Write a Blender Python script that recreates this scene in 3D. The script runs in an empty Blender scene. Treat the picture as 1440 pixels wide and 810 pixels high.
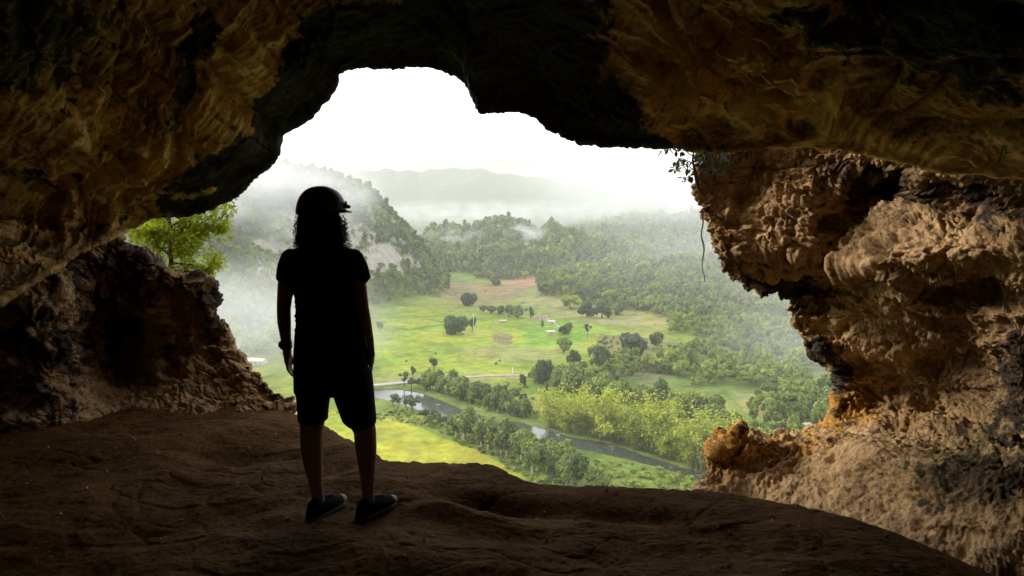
import bpy, bmesh, math, random
import numpy as np
from mathutils import Vector, Matrix
SC = bpy.context.scene
COL = SC.collection
R = math.radians
random.seed(7)
RNG = np.random.default_rng(11)

# ------------------------------------------------------------------ camera model
CAMZ, F, PITCH = 1.585, 960.0, R(6.24)
CP, SP = math.cos(PITCH), math.sin(PITCH)
CAM = np.array([0.0, 0.0, CAMZ])

def P(px, py, d):
    """point seen at pixel (1440 x 810) at forward distance d"""
    rx, ru = (np.asarray(px, float) - 720) / F, (405 - np.asarray(py, float)) / F
    y = CP + SP * ru; z = -SP + CP * ru
    s = d / y
    return np.stack(np.broadcast_arrays(rx * s, y * s, CAMZ + z * s), -1)

def proj(p):
    p = np.asarray(p, float)
    x, y, z = p[..., 0], p[..., 1], p[..., 2] - CAMZ
    f = np.maximum(y * CP - z * SP, 1e-3); u = y * SP + z * CP
    return 720 + x / f * F, 405 - u / f * F

def G(px, py, z=-130.0):
    rx, ru = (px - 720) / F, (405 - py) / F
    y = CP + SP * ru; zz = -SP + CP * ru
    s = (z - CAMZ) / zz
    return np.array([rx * s, y * s, z])

# ------------------------------------------------------------------ noise
_perm = RNG.permutation(256); _perm = np.concatenate([_perm, _perm, _perm]).astype(np.int32)
_g = RNG.normal(size=(256, 3)); _g /= np.linalg.norm(_g, axis=1)[:, None]
_rv = RNG.random((256, 3))

def pn(p):
    i = np.floor(p).astype(np.int64); f = p - i; i &= 255
    u = f * f * f * (f * (f * 6 - 15) + 10)
    out = 0
    for dx in (0, 1):
        for dy in (0, 1):
            for dz in (0, 1):
                h = _perm[_perm[_perm[(i[..., 0] + dx) & 255] + ((i[..., 1] + dy) & 255)] + ((i[..., 2] + dz) & 255)]
                g = _g[h]
                v = g[..., 0] * (f[..., 0] - dx) + g[..., 1] * (f[..., 1] - dy) + g[..., 2] * (f[..., 2] - dz)
                w = (u[..., 0] if dx else 1 - u[..., 0]) * (u[..., 1] if dy else 1 - u[..., 1]) * (u[..., 2] if dz else 1 - u[..., 2])
                out = out + w * v
    return out * 1.5

def fbm(p, o=4, gain=.5):
    s, a, t = 0, 1.0, 0.0
    for k in range(o):
        s = s + a * pn(p * (2.03 ** k) + 17.3 * k); t += a; a *= gain
    return s / t

def ridged(p, o=4, gain=.55):
    s, a, t = 0, 1.0, 0.0
    for k in range(o):
        s = s + a * (1 - 2.2 * np.abs(pn(p * (2.1 ** k) + 31.7 * k))); t += a; a *= gain
    return s / t

def worley(p):
    i = np.floor(p).astype(np.int64); f = p - i
    best = np.full(p.shape[:-1], 9.0)
    for dx in (-1, 0, 1):
        for dy in (-1, 0, 1):
            for dz in (-1, 0, 1):
                h = _perm[_perm[_perm[(i[..., 0] + dx) & 255] + ((i[..., 1] + dy) & 255)] + ((i[..., 2] + dz) & 255)]
                r = _rv[h]
                q = (dx + r[..., 0] - f[..., 0]) ** 2 + (dy + r[..., 1] - f[..., 1]) ** 2 + (dz + r[..., 2] - f[..., 2]) ** 2
                best = np.minimum(best, q)
    return np.sqrt(best)

def wcell(p):
    """distance to the cell border and a random value of the nearest cell"""
    i = np.floor(p).astype(np.int64); f = p - i
    f1 = np.full(p.shape[:-1], 9.0); f2 = f1.copy(); c = np.zeros(p.shape[:-1])
    for dx in (-1, 0, 1):
        for dy in (-1, 0, 1):
            for dz in (-1, 0, 1):
                h = _perm[_perm[_perm[(i[..., 0] + dx) & 255] + ((i[..., 1] + dy) & 255)] + ((i[..., 2] + dz) & 255)]
                r = _rv[h]
                q = np.sqrt((dx + r[..., 0] - f[..., 0]) ** 2 + (dy + r[..., 1] - f[..., 1]) ** 2 + (dz + r[..., 2] - f[..., 2]) ** 2)
                n = q < f1
                f2 = np.where(n, f1, np.minimum(f2, q)); c = np.where(n, _rv[(h * 7 + 3) & 255, 0], c); f1 = np.where(n, q, f1)
    return f2 - f1, c

def warp(V, a, s, o=0.0):
    return V + a * np.stack([pn(V * s + o + 1), pn(V * s + o + 21), pn(V * s + o + 41)], -1)

def crag(V, s, o=0.0, bev=.18, crack=.6):
    """broken angular relief: plateaus of random height with bevelled edges and cracks between, about -.5 .. .5"""
    e, c = wcell(V * s + o)
    return (c - .5) * sstep(0, bev, e) - crack * np.exp(-(e / .05) ** 2) * .5

def sstep(a, b, x):
    t = np.clip((x - a) / (b - a), 0, 1)
    return t * t * (3 - 2 * t)

def inpoly(px, py, poly):
    inside = np.zeros(px.shape, bool); n = len(poly); j = n - 1
    for i in range(n):
        xi, yi = poly[i]; xj, yj = poly[j]
        if yi != yj:
            c = ((yi > py) != (yj > py)) & (px < (xj - xi) * (py - yi) / (yj - yi) + xi)
            inside ^= c
        j = i
    return inside

# ------------------------------------------------------------------ object helpers
def mesh_np(name, v, f, smooth=True, attrs=None):
    """quads or tris as an (n,k) array"""
    me = bpy.data.meshes.new(name)
    v = np.ascontiguousarray(v, np.float32); f = np.ascontiguousarray(f, np.int32)
    k = f.shape[1]
    me.vertices.add(len(v)); me.vertices.foreach_set('co', v.ravel())
    me.loops.add(f.size); me.loops.foreach_set('vertex_index', f.ravel())
    me.polygons.add(len(f)); me.polygons.foreach_set('loop_start', np.arange(len(f), dtype=np.int32) * k)
    me.polygons.foreach_set('loop_total', np.full(len(f), k, np.int32))
    me.polygons.foreach_set('use_smooth', np.full(len(f), smooth, bool))
    me.update(calc_edges=True)
    for n, a in (attrs or {}).items():
        a = np.ascontiguousarray(a, np.float32)
        if a.ndim == 1:
            at = me.attributes.new(n, 'FLOAT', 'POINT'); at.data.foreach_set('value', a)
        else:
            at = me.attributes.new(n, 'FLOAT_COLOR', 'POINT')
            at.data.foreach_set('color', np.concatenate([a, np.ones((len(a), 1), np.float32)], 1).ravel())
    return me

def link(name, me, mat=None, parent=None):
    o = bpy.data.objects.new(name, me); COL.objects.link(o)
    if mat is not None:
        if me.materials: me.materials[0] = mat
        else: me.materials.append(mat)
    if parent is not None: o.parent = parent
    return o

def tag(o, label=None, cat=None, group=None, kind=None):
    if label: o['label'] = label
    if cat: o['category'] = cat
    if group: o['group'] = group
    if kind: o['kind'] = kind
    return o

def empty(name, loc, rz=0.0):
    o = bpy.data.objects.new(name, None); COL.objects.link(o)
    o.location = loc; o.rotation_euler = (0, 0, rz); o.empty_display_size = .2
    return o

def gridfaces(nr, nc):
    a = np.arange(nr * nc).reshape(nr, nc)
    return np.stack([a[:-1, :-1], a[:-1, 1:], a[1:, 1:], a[1:, :-1]], -1).reshape(-1, 4)

class MB:
    def __init__(s): s.v = []; s.f = []; s.n = 0
    def add(s, v, f):
        s.v.extend(tuple(map(float, a)) for a in v); s.f.extend(tuple(i + s.n for i in q) for q in f); s.n += len(v)
    def rings(s, rings, cap=True, closed=True):
        """list of rings (each n x 3)"""
        n = len(rings[0]); v = [p for r in rings for p in r]; f = []
        for i in range(len(rings) - 1):
            for j in range(n if closed else n - 1):
                k = (j + 1) % n
                f.append((i * n + j, i * n + k, (i + 1) * n + k, (i + 1) * n + j))
        if cap:
            f.append(tuple(range(n))[::-1]); f.append(tuple((len(rings) - 1) * n + j for j in range(n)))
        s.add(v, f)
    def tube(s, pts, rad, n=8, sq=None):
        pts = [Vector(p) for p in pts]
        rad = rad if hasattr(rad, '__len__') else [rad] * len(pts)
        rings = []; up = Vector((0, 0, 1)); prev = None
        for i, p in enumerate(pts):
            t = (pts[min(i + 1, len(pts) - 1)] - pts[max(i - 1, 0)]).normalized()
            if prev is None:
                a = t.cross(up) if abs(t.z) < .9 else t.cross(Vector((1, 0, 0)))
            else:
                a = prev - t * prev.dot(t)
            if a.length < 1e-6: a = t.orthogonal()
            a.normalize(); prev = a; b = t.cross(a)
            r = rad[i]; sy = sq[i] if sq else 1
            rings.append([tuple(p + a * (math.cos(q) * r) + b * (math.sin(q) * r * sy)) for q in (2 * math.pi * k / n for k in range(n))])
        s.rings(rings)
    def capsule(s, p0, p1, r0, r1, n=16):
        p0 = Vector(p0); p1 = Vector(p1); d = p1 - p0; L = d.length; t = d.normalized()
        pts, rad = [], []
        for k in range(5):
            a = math.pi / 2 * (1 - k / 5); pts.append(p0 - t * (r0 * math.sin(a))); rad.append(max(r0 * math.cos(a), 1e-4))
        for k in range(5): pts.append(p0 + d * (k / 5 + .0)) ; rad.append(r0 + (r1 - r0) * k / 5)
        for k in range(6):
            a = math.pi / 2 * k / 5; pts.append(p1 + t * (r1 * math.sin(a))); rad.append(max(r1 * math.cos(a), 1e-4))
        # drop coincident
        q, rr = [pts[0]], [rad[0]]
        for a, b in zip(pts[1:], rad[1:]):
            if (a - q[-1]).length > 1e-5: q.append(a); rr.append(b)
        s.tube(q, rr, n)
    def ell(s, c, r, n=20, rot=None):
        c = Vector(c); rings = []
        for i in range(1, n):
            a = math.pi * i / n
            ring = []
            for j in range(n):
                b = 2 * math.pi * j / n
                q = Vector((r[0] * math.sin(a) * math.cos(b), r[1] * math.sin(a) * math.sin(b), r[2] * math.cos(a)))
                if rot: q = rot @ q
                ring.append(tuple(c + q))
            rings.append(ring)
        s.rings(rings)
    def box(s, c, h, rot=None, taper=1.0):
        c = Vector(c); v = []
        for z in (-1, 1):
            k = taper if z > 0 else 1
            for x, y in ((-1, -1), (1, -1), (1, 1), (-1, 1)):
                q = Vector((x * h[0] * k, y * h[1] * k, z * h[2]))
                if rot: q = rot @ q
                v.append(c + q)
        s.add(v, [(3, 2, 1, 0), (4, 5, 6, 7), (0, 1, 5, 4), (1, 2, 6, 5), (2, 3, 7, 6), (3, 0, 4, 7)])
    def mesh(s, name, smooth=True):
        me = bpy.data.meshes.new(name); me.from_pydata(s.v, [], s.f); me.update()
        if smooth: me.polygons.foreach_set('use_smooth', [True] * len(me.polygons))
        bm = bmesh.new(); bm.from_mesh(me); bmesh.ops.recalc_face_normals(bm, faces=bm.faces); bm.to_mesh(me); bm.free()
        return me
    def build(s, name, mat, parent=None, smooth=True): return link(name, s.mesh(name, smooth), mat, parent)
    def remesh(s, name, mat, parent=None, voxel=.01, smooth=4):
        o = link(name, s.mesh(name), mat)
        m = o.modifiers.new('r', 'REMESH'); m.mode = 'VOXEL'; m.voxel_size = voxel
        if smooth:
            q = o.modifiers.new('s', 'SMOOTH'); q.iterations = smooth; q.factor = .5
        dg = bpy.context.evaluated_depsgraph_get()
        me = bpy.data.meshes.new_from_object(o.evaluated_get(dg)); me.name = name
        o.modifiers.clear(); o.data = me
        me.polygons.foreach_set('use_smooth', [True] * len(me.polygons))
        if not me.materials: me.materials.append(mat)
        if parent is not None: o.parent = parent
        return o

# ------------------------------------------------------------------ materials
class NT:
    def __init__(s, name):
        s.m = bpy.data.materials.new(name); s.m.use_nodes = True; s.t = s.m.node_tree; s.t.nodes.clear()
        s.out = s.t.nodes.new('ShaderNodeOutputMaterial')
    def n(s, typ, **kw):
        o = s.t.nodes.new(typ)
        for k, v in kw.items():
            if k.startswith('_'): setattr(o, k[1:], v)
            else:
                k = k.replace('__', ' ')
                if hasattr(v, 'is_output'): s.t.links.new(v, o.inputs[k])
                else: o.inputs[k].default_value = v
        return o
    def l(s, a, b): s.t.links.new(a, b)
    def obj(s): return s.n('ShaderNodeTexCoord').outputs['Object']
    def noise(s, vec, scale, det=6, rough=.6, dist=0.0):
        return s.n('ShaderNodeTexNoise', Vector=vec, Scale=scale, Detail=det, Roughness=rough, Distortion=dist).outputs['Fac']
    def ramp(s, fac, stops, interp='LINEAR'):
        r = s.t.nodes.new('ShaderNodeValToRGB'); s.l(fac, r.inputs[0]); r.color_ramp.interpolation = interp
        el = r.color_ramp.elements
        while len(el) < len(stops): el.new(.5)
        for e, (p, c) in zip(el, stops):
            e.position = p; e.color = (*c, 1) if len(c) == 3 else c
        return r.outputs['Color']
    def mr(s, v, a, b, c=0.0, d=1.0):
        o = s.t.nodes.new('ShaderNodeMapRange'); o.clamp = True
        s.l(v, o.inputs[0])
        for i, q in enumerate((a, b, c, d)): o.inputs[1 + i].default_value = q
        return o.outputs[0]
    def mix(s, fac, a, b, bt='MIX'):
        o = s.t.nodes.new('ShaderNodeMix'); o.data_type = 'RGBA'; o.blend_type = bt
        for sock, v in ((o.inputs[0], fac), (o.inputs[6], a), (o.inputs[7], b)):
            if hasattr(v, 'is_output'): s.l(v, sock)
            else: sock.default_value = v if not isinstance(v, tuple) else (*v, 1)
        return o.outputs[2]
    def math(s, op, a, b=0.0, clamp=False):
        o = s.t.nodes.new('ShaderNodeMath'); o.operation = op; o.use_clamp = clamp
        for sock, v in ((o.inputs[0], a), (o.inputs[1], b)):
            if hasattr(v, 'is_output'): s.l(v, sock)
            else: sock.default_value = v
        return o.outputs[0]
    def attr(s, name): return s.n('ShaderNodeAttribute', _attribute_name=name)
    def bump(s, h, strength=.5, dist=.02, normal=None):
        o = s.n('ShaderNodeBump', Height=h, Strength=strength, Distance=dist)
        if normal is not None: s.l(normal, o.inputs['Normal'])
        return o.outputs[0]
    def fin(s, color, rough=.85, normal=None, spec=.3, **kw):
        b = s.n('ShaderNodeBsdfPrincipled')
        for k, v in (('Base Color', color), ('Roughness', rough), ('Specular IOR Level', spec)):
            if hasattr(v, 'is_output'): s.l(v, b.inputs[k])
            else: b.inputs[k].default_value = (*v, 1) if isinstance(v, tuple) else v
        if normal is not None: s.l(normal, b.inputs['Normal'])
        for k, v in kw.items(): b.inputs[k.replace('__', ' ')].default_value = v
        s.l(b.outputs[0], s.out.inputs[0])
        return s.m

def rock_mat(name, dark, mid, light, streak=None, bumpd=.02, wet=.35, fine=1.0, stv=(.9, 2.6, .30), spec=.12, stc=((.012, .008, .005), (.055, .036, .022)), grain=.5):
    """darkest where bump noise is low; masks add stains, moss and painted shade"""
    t = NT(name); v = t.obj()
    vs = v
    if streak:
        mp = t.n('ShaderNodeMapping', Vector=v); mp.inputs['Scale'].default_value = streak; vs = mp.outputs[0]
    a = t.noise(vs, 1.3, 8, .62, .6); b = t.noise(v, 7.0 * fine, 8, .68, .3); c = t.noise(v, 38 * fine, 5, .65)
    col = t.ramp(a, [(.30, dark), (.46, mid), (.58, light), (.72, mid)])
    col2 = t.ramp(b, [(.32, tuple(x * .28 for x in dark)), (.47, mid), (.66, light)])
    col = t.mix(grain, col, col2)
    col = t.mix(t.mr(c, .35, .7, .0, grain), col, tuple(min(1, x * 1.25) for x in light), 'MIX')
    speck = t.mr(c, .30, .46, .3 + .9 * (grain - .2), 0)
    col = t.mix(speck, col, tuple(x * .35 for x in dark))
    sk = t.attr('vein').outputs['Fac']
    col = t.mix(t.mr(sk, .15, .75, 0, .75), col, tuple(min(1, x * 1.2) for x in light)); col = t.mix(t.mr(sk, -.15, -.7, 0, .8), col, tuple(x * .6 for x in dark))
    st = t.attr('stain_shade').outputs['Fac']; mo = t.attr('moss').outputs['Fac']; oc = t.attr('ochre').outputs['Fac']
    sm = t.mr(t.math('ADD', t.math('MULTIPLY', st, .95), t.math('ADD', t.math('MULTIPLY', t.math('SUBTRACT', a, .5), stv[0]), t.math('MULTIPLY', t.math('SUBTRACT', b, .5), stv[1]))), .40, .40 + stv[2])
    mm = t.mr(t.math('ADD', mo, t.math('MULTIPLY', t.math('SUBTRACT', b, .5), 2.0)), .45, .62)
    om = t.mr(t.math('ADD', oc, t.math('MULTIPLY', t.math('SUBTRACT', b, .5), 1.8)), .40, .65, 0, .9)
    col = t.mix(om, col, t.ramp(c, [(.3, (.12, .05, .01)), (.55, (.46, .24, .05)), (.75, (.62, .42, .12))]))
    col = t.mix(mm, col, t.ramp(c, [(.3, (.012, .015, .004)), (.6, (.075, .08, .022)), (.8, (.16, .16, .06))]))
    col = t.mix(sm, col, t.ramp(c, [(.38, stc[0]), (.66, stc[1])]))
    h = t.math('ADD', t.math('MULTIPLY', b, 1.0), t.math('MULTIPLY', c, .45))
    nrm = t.bump(h, .9, bumpd)
    rough = t.mr(t.math('MULTIPLY', sm, 1.0), 0, 1, .88, .88 - wet)
    return t.fin(col, rough, nrm, spec)

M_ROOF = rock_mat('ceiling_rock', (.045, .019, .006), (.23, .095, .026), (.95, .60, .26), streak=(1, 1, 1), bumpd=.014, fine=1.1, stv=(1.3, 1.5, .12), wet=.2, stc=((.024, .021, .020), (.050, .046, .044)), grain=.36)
M_WALL = rock_mat('wall_rock', (.034, .019, .009), (.165, .096, .043), (.50, .335, .175), bumpd=.024, wet=.25)
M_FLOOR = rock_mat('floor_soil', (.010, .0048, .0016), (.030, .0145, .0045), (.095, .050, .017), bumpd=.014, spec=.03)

# ------------------------------------------------------------------ cave rock sheets
def resample(pts, n, smooth=0):
    pts = np.array(pts, float)
    q = pts[:, :2].copy()
    L = np.concatenate([[0], np.cumsum(np.linalg.norm(np.diff(q, axis=0), axis=1))])
    t = np.linspace(0, L[-1], n)
    out = np.stack([np.interp(t, L, pts[:, k]) for k in range(pts.shape[1])], 1)
    for _ in range(smooth):
        out[1:-1] = (out[:-2] + 2 * out[1:-1] + out[2:]) / 4
    return out

def cr_rows(C, ts, n):
    """C: rows x stations x 3 -> n x stations x 3, Catmull-Rom in rows, ts = relative sampling of each span"""
    nr = len(C); out = []
    cnt = np.maximum(1, np.round(np.array(ts, float) / sum(ts) * n)).astype(int)
    for i in range(nr - 1):
        p0, p1, p2, p3 = C[max(i - 1, 0)], C[i], C[i + 1], C[min(i + 2, nr - 1)]
        for k in range(cnt[i]):
            t = k / cnt[i]
            out.append(.5 * ((2 * p1) + (-p0 + p2) * t + (2 * p0 - 5 * p1 + 4 * p2 - p3) * t * t + (-p0 + 3 * p1 - 3 * p2 + p3) * t ** 3))
    out.append(C[-1])
    return np.array(out)

def normals(V):
    du = np.gradient(V, axis=1); dv = np.gradient(V, axis=0)
    n = np.cross(du, dv); n /= np.maximum(np.linalg.norm(n, axis=-1, keepdims=True), 1e-9)
    return n

def blobs(px, py, L):
    """sum of rotated gaussians (cx, cy, sx, sy, angle, amp)"""
    o = np.zeros(px.shape)
    for cx, cy, sx, sy, an, am in L:
        c, s = math.cos(R(an)), math.sin(R(an))
        x = (px - cx) * c + (py - cy) * s; y = -(px - cx) * s + (py - cy) * c
        o += am * np.exp(-(x / sx) ** 2 - (y / sy) ** 2)
    return o

def pushview(V, amt):
    d = V - CAM; d /= np.linalg.norm(d, axis=-1, keepdims=True)
    return V + d * amt[..., None]

def facecam(V, N):
    """normals flipped towards the cave interior"""
    c = np.array([0.2, 1.5, 1.3]) - V
    s = np.sign((N * c).sum(-1)); s[s == 0] = 1
    # one sign for the whole sheet keeps it continuous
    return N * (1 if s.mean() > 0 else -1)

def sheet(name, V, attrs, mat, label):
    nr, nc = V.shape[:2]
    me = mesh_np(name, V.reshape(-1, 3), gridfaces(nr, nc), True, {k: a.ravel() for k, a in attrs.items()})
    return tag(link(name, me, mat), label, None, None, 'structure')

# ---- ceiling
ROOF = [(-420, 760, 2.6), (-260, 600, 3.0), (-120, 500, 3.4), (0, 425, 3.8), (60, 388, 4.2), (120, 352, 4.7), (172, 324, 5.2), (213, 303, 5.3), (255, 304, 5.3), (288, 296, 5.3),
        (325, 283, 5.3), (345, 266, 5.3), (366, 243, 5.3), (386, 226, 5.2), (392, 208, 5.2), (393, 187, 5.2), (415, 178, 5.1), (440, 160, 5.1), (460, 140, 5.0),
        (472, 122, 5.0), (476, 103, 4.95), (484, 98, 4.9), (520, 96, 4.85), (560, 94, 4.8), (620, 95, 4.8), (642, 106, 4.75), (660, 122, 4.7), (666, 145, 4.7),
        (673, 159, 4.7), (706, 155, 4.7), (740, 157, 4.7), (755, 168, 4.7), (770, 182, 4.7), (800, 196, 4.7), (850, 204, 4.6), (900, 203, 4.5), (945, 204, 4.5), (985, 211, 4.4),
        (1030, 210, 4.3), (1080, 206, 4.2), (1140, 206, 4.1), (1200, 212, 4.0), (1260, 225, 3.9), (1330, 243, 3.75), (1440, 250, 3.5), (1600, 275, 3.1), (1900, 340, 2.6), (2300, 480, 2.2)]
NS = 1100
E = resample(ROOF, NS, 1)
_q = np.arange(NS) / NS
_k = np.stack([_q * 90, _q * 0, _q * 0 + 2.2], -1); _j = 3.2 * fbm(_k, 4, .7) + 2.2 * (np.random.default_rng(5).random(NS) - .5) + 3.0 * (crag(_k, 1.1, 4) - 0)
E[:, 1] += _j * (1 - .6 * sstep(900, 1000, E[:, 0])); E[:, 0] += .8 * np.roll(_j, 17) * (E[:, 0] < 900)
cx, cy = 700.0, 430.0
dirx, diry = E[:, 0] - cx, E[:, 1] - cy
ln = np.hypot(dirx, diry); dirx /= ln; diry /= ln
for _ in range(60):
    dirx[1:-1] = (dirx[:-2] + dirx[2:]) / 2; diry[1:-1] = (diry[:-2] + diry[2:]) / 2
rows = []
for s, dk in ((520, 1.22), (230, 1.12), (80, 1.06), (22, 1.03)):
    rows.append(P(E[:, 0] + dirx * s, E[:, 1] + diry * s, E[:, 2] * dk))
rows.append(P(E[:, 0], E[:, 1], E[:, 2]))
for s, dk in ((30, .975), (110, .90), (230, .79), (380, .66), (560, .54), (900, .38), (1400, .25)):
    rows.append(P(E[:, 0] + dirx * s, E[:, 1] + diry * s, E[:, 2] * dk))
rows.append(rows[-1] + np.array([0, -1.6, .25])); rows.append(rows[-1] + np.array([0, -2.5, -.2]))
V = cr_rows(np.array(rows), [10, 10, 14, 14, 26, 70, 90, 90, 70, 40, 24, 10, 8], 480)
px, py = proj(V)
# folds: long arcs that follow the opening, stretched along the sheet
nr, nc = V.shape[:2]
arc = np.concatenate([[0], np.cumsum(np.linalg.norm(np.diff(P(E[:, 0], E[:, 1], E[:, 2]), axis=0), axis=1))])
rr = np.linalg.norm(V - V[0:1], axis=-1)
U = np.broadcast_to(arc, (nr, nc))
Q = np.stack([U * .55 + 2 * pn(V * .7) * .4, rr * 2.6 + .9 * pn(V * .9), V[..., 2] * .0 + 3.1], -1)
fold = ridged(Q, 5, .55)
Q2 = np.stack([U * 1.1 + .5 * pn(V * 1.3), rr * 1.0 + 1.2 * pn(V * .8 + 9), V[..., 0] * 0 + 8.4], -1)
N = facecam(V, normals(V))
iedge = int(np.argmin(np.abs(V[:, nc // 2] - rows[4][nc // 2]).sum(-1)))
damp = sstep(0, 70, np.abs(np.arange(nr) - iedge))[:, None] * .8 + .2
Q3 = np.stack([U * 1.6 + 1.1 * pn(V * 1.7), rr * 8.0 + 1.6 * pn(V * 1.6 + 4), V[..., 0] * 0 + 1.4], -1)
Qa = warp(np.stack([U * 1.1, rr * 3.0, V[..., 0] * 0], -1), .5, 1.3, 5); Qb = warp(np.stack([U * 3.4, rr * 7.5, V[..., 0] * 0 + 5], -1), .5, .9, 9)
ea, ca_ = wcell(Qa); eb, cb_ = wcell(Qb)
# drapery ridges: down to the left on the left half, down to the right on the right half
lw = 1 - sstep(560, 820, px); an_ = np.where(px < 690, R(122), R(33) - R(14) * sstep(1100, 1400, px))
wpx = px + 60 * pn(V * 1.5 + 3) + 22 * pn(V * 4 + 8); wpy = py + 45 * pn(V * 1.5 + 23) + 18 * pn(V * 4 + 28)
al = wpx * np.cos(an_) + wpy * np.sin(an_); ac = -wpx * np.sin(an_) + wpy * np.cos(an_)
def rline(f, st, o): return 1 - np.abs(pn(np.stack([ac * f, al * f * st, 0 * px + o], -1))) * 2.6
r1 = np.clip(rline(.016, .22, 3.3), 0, 1) ** 3; r2 = np.clip(rline(.034, .2, 7.7), 0, 1) ** 3; r3 = np.clip(rline(.075, .16, 11.1), 0, 1) ** 2.5
zone = np.clip(blobs(px, py, [(200, 180, 150, 170, 30, 1.1), (60, 330, 130, 60, -30, .9), (380, 60, 120, 60, -25, .7), (1120, 130, 200, 70, 32, 1.3), (960, 110, 90, 70, 10, .8), (1330, 220, 140, 40, 10, .6)]), 0, 1.2) * sstep(-.35, .3, pn(V * 1.1 + 50) + .25)
drap = (.9 * r1 + .7 * r2 + .5 * r3) * zone
veins = (ca_ - .6) * .5 + .5 * fbm(V * 1.2 + 30, 4) - .4 * np.exp(-(ea / .05) ** 2) + .75 * drap - .12
stn = .30 + .70 * (1 - np.clip(np.exp(-(np.linalg.norm(V - V[iedge:iedge + 1], axis=-1) / .5) ** 2) + blobs(px, py, [(690, 40, 190, 60, 0, 1), (760, 110, 120, 65, 0, 1)]), 0, 1))
disp = .17 * fbm(V * .9, 3) * damp + .065 * drap * damp + (.04 * fold + .10 * ((ca_ - .5) * sstep(0, .3, ea) - .15 * np.exp(-(ea / .06) ** 2)) + .035 * ((cb_ - .5) * sstep(0, .25, eb) - .3 * np.exp(-(eb / .07) ** 2)) + .012 * crag(V, 14, 2)) * damp * stn + .11 * fbm(Q2, 3) * damp * stn + .022 * ridged(V * 4.5, 4) + .010 * fbm(V * 22, 3) - .03 * sstep(.34, .15, worley(V * 2.3 + 5)) * damp * stn
V2 = V + N * disp[..., None]
sside = 1 - sstep(0, 1, (rr[iedge] * 0))
de = np.linalg.norm(V - V[iedge:iedge + 1], axis=-1)
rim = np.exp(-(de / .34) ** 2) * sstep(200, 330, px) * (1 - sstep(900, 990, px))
stain_shade = 1.1 * rim + blobs(px, py, [(690, 20, 190, 60, 0, .9), (560, 60, 150, 45, 0, .9), (760, 110, 120, 65, 0, .9), (470, 75, 70, 60, -40, .8), (300, 250, 90, 40, -25, .7),
        (245, 130, 22, 70, 10, .5), (270, 40, 25, 90, 12, .5), (880, 150, 40, 22, 20, .5), (380, 130, 45, 20, -30, .3), (20, 30, 200, 130, 0, .75), (1250, 20, 200, 90, 10, .5), (1420, 60, 160, 140, 0, .5), (60, 230, 120, 60, 0, .25), (80, 350, 130, 45, -20, .35), (905, 95, 60, 14, 35, .25)])  # rim is stained rock; broad blobs in the outer corners paint in light falloff
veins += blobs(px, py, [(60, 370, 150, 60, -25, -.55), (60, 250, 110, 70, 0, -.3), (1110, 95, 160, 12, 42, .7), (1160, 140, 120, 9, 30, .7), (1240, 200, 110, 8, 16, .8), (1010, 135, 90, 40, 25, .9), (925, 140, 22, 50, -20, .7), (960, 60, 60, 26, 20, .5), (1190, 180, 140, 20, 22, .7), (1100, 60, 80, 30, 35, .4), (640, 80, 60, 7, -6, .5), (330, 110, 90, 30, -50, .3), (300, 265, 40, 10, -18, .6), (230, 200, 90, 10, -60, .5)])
stain_shade -= blobs(px, py, [(320, 120, 90, 34, -50, .4), (1010, 140, 110, 45, 30, .8), (925, 140, 20, 50, -20, .6), (1200, 190, 130, 22, 22, .6), (300, 265, 45, 10, -18, .9), (910, 60, 70, 30, 10, .35), (700, 70, 70, 10, -6, .5), (940, 175, 60, 16, 0, .4)])
moss = .06 + blobs(px, py, [(1330, 80, 130, 60, 25, .25), (1060, 90, 60, 40, 40, .15), (90, 130, 100, 90, 0, .18), (250, 100, 30, 110, 10, .18)])
ochre = .05 + blobs(px, py, [(350, 110, 120, 60, -35, .32), (240, 190, 90, 40, -50, .25), (830, 70, 60, 30, 0, .25), (1120, 120, 200, 60, 20, .12)])
sheet('cave_ceiling', V2, dict(stain_shade=np.clip(stain_shade, 0, 1.2), moss=moss, ochre=ochre, vein=veins), M_ROOF, 'low cave ceiling of folded brown rock with a black stained rim round the opening')

# ---- far rock walls
def wall(name, outline, target, rowspec, wrap, ns, nrow, bumps, dispf, masks, mat, label, smooth=2, spans=None):
    O = resample(outline, ns, smooth); T = np.stack([np.interp(np.linspace(0, 1, ns), np.linspace(0, 1, len(target)), np.array(target, float)[:, k]) for k in range(3)], 1)
    # target stations are spread like the outline stations
    L = np.array(outline, float)[:, :2]; Ls = np.concatenate([[0], np.cumsum(np.linalg.norm(np.diff(L, axis=0), axis=1))]); Ls /= Ls[-1]
    tt = np.linspace(0, 1, ns)
    T = np.stack([np.interp(tt, Ls, np.array(target, float)[:, k]) for k in range(3)], 1)
    dx, dy = T[:, 0] - O[:, 0], T[:, 1] - O[:, 1]
    ln = np.hypot(dx, dy); 
    rows = []
    ux, uy = dx / ln, dy / ln
    for s, dd in wrap:
        rows.append(P(O[:, 0] + ux * s, O[:, 1] + uy * s, O[:, 2] + dd))
    rows.append(P(O[:, 0], O[:, 1], O[:, 2]))
    for t, e in rowspec:
        rows.append(P(O[:, 0] + dx * t, O[:, 1] + dy * t, O[:, 2] + (T[:, 2] - O[:, 2]) * e))
    n0 = len(wrap)
    sp = spans or [1] * (len(rows) - 1)
    V = cr_rows(np.array(rows), sp, nrow)
    px, py = proj(V)
    front = np.ones(V.shape[:2]); ie = int(round(nrow * sum(sp[:n0]) / sum(sp))); front[:ie] = 0
    front = sstep(0, 12, np.maximum(0, np.arange(V.shape[0]) - ie))[:, None] * np.ones_like(px)
    V = pushview(V, blobs(px, py, bumps) * front)
    N = facecam(V, normals(V))
    V2 = V + N * dispf(V, px, py)[..., None]
    return sheet(name, V2, masks(V, px, py), mat, label)

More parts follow.
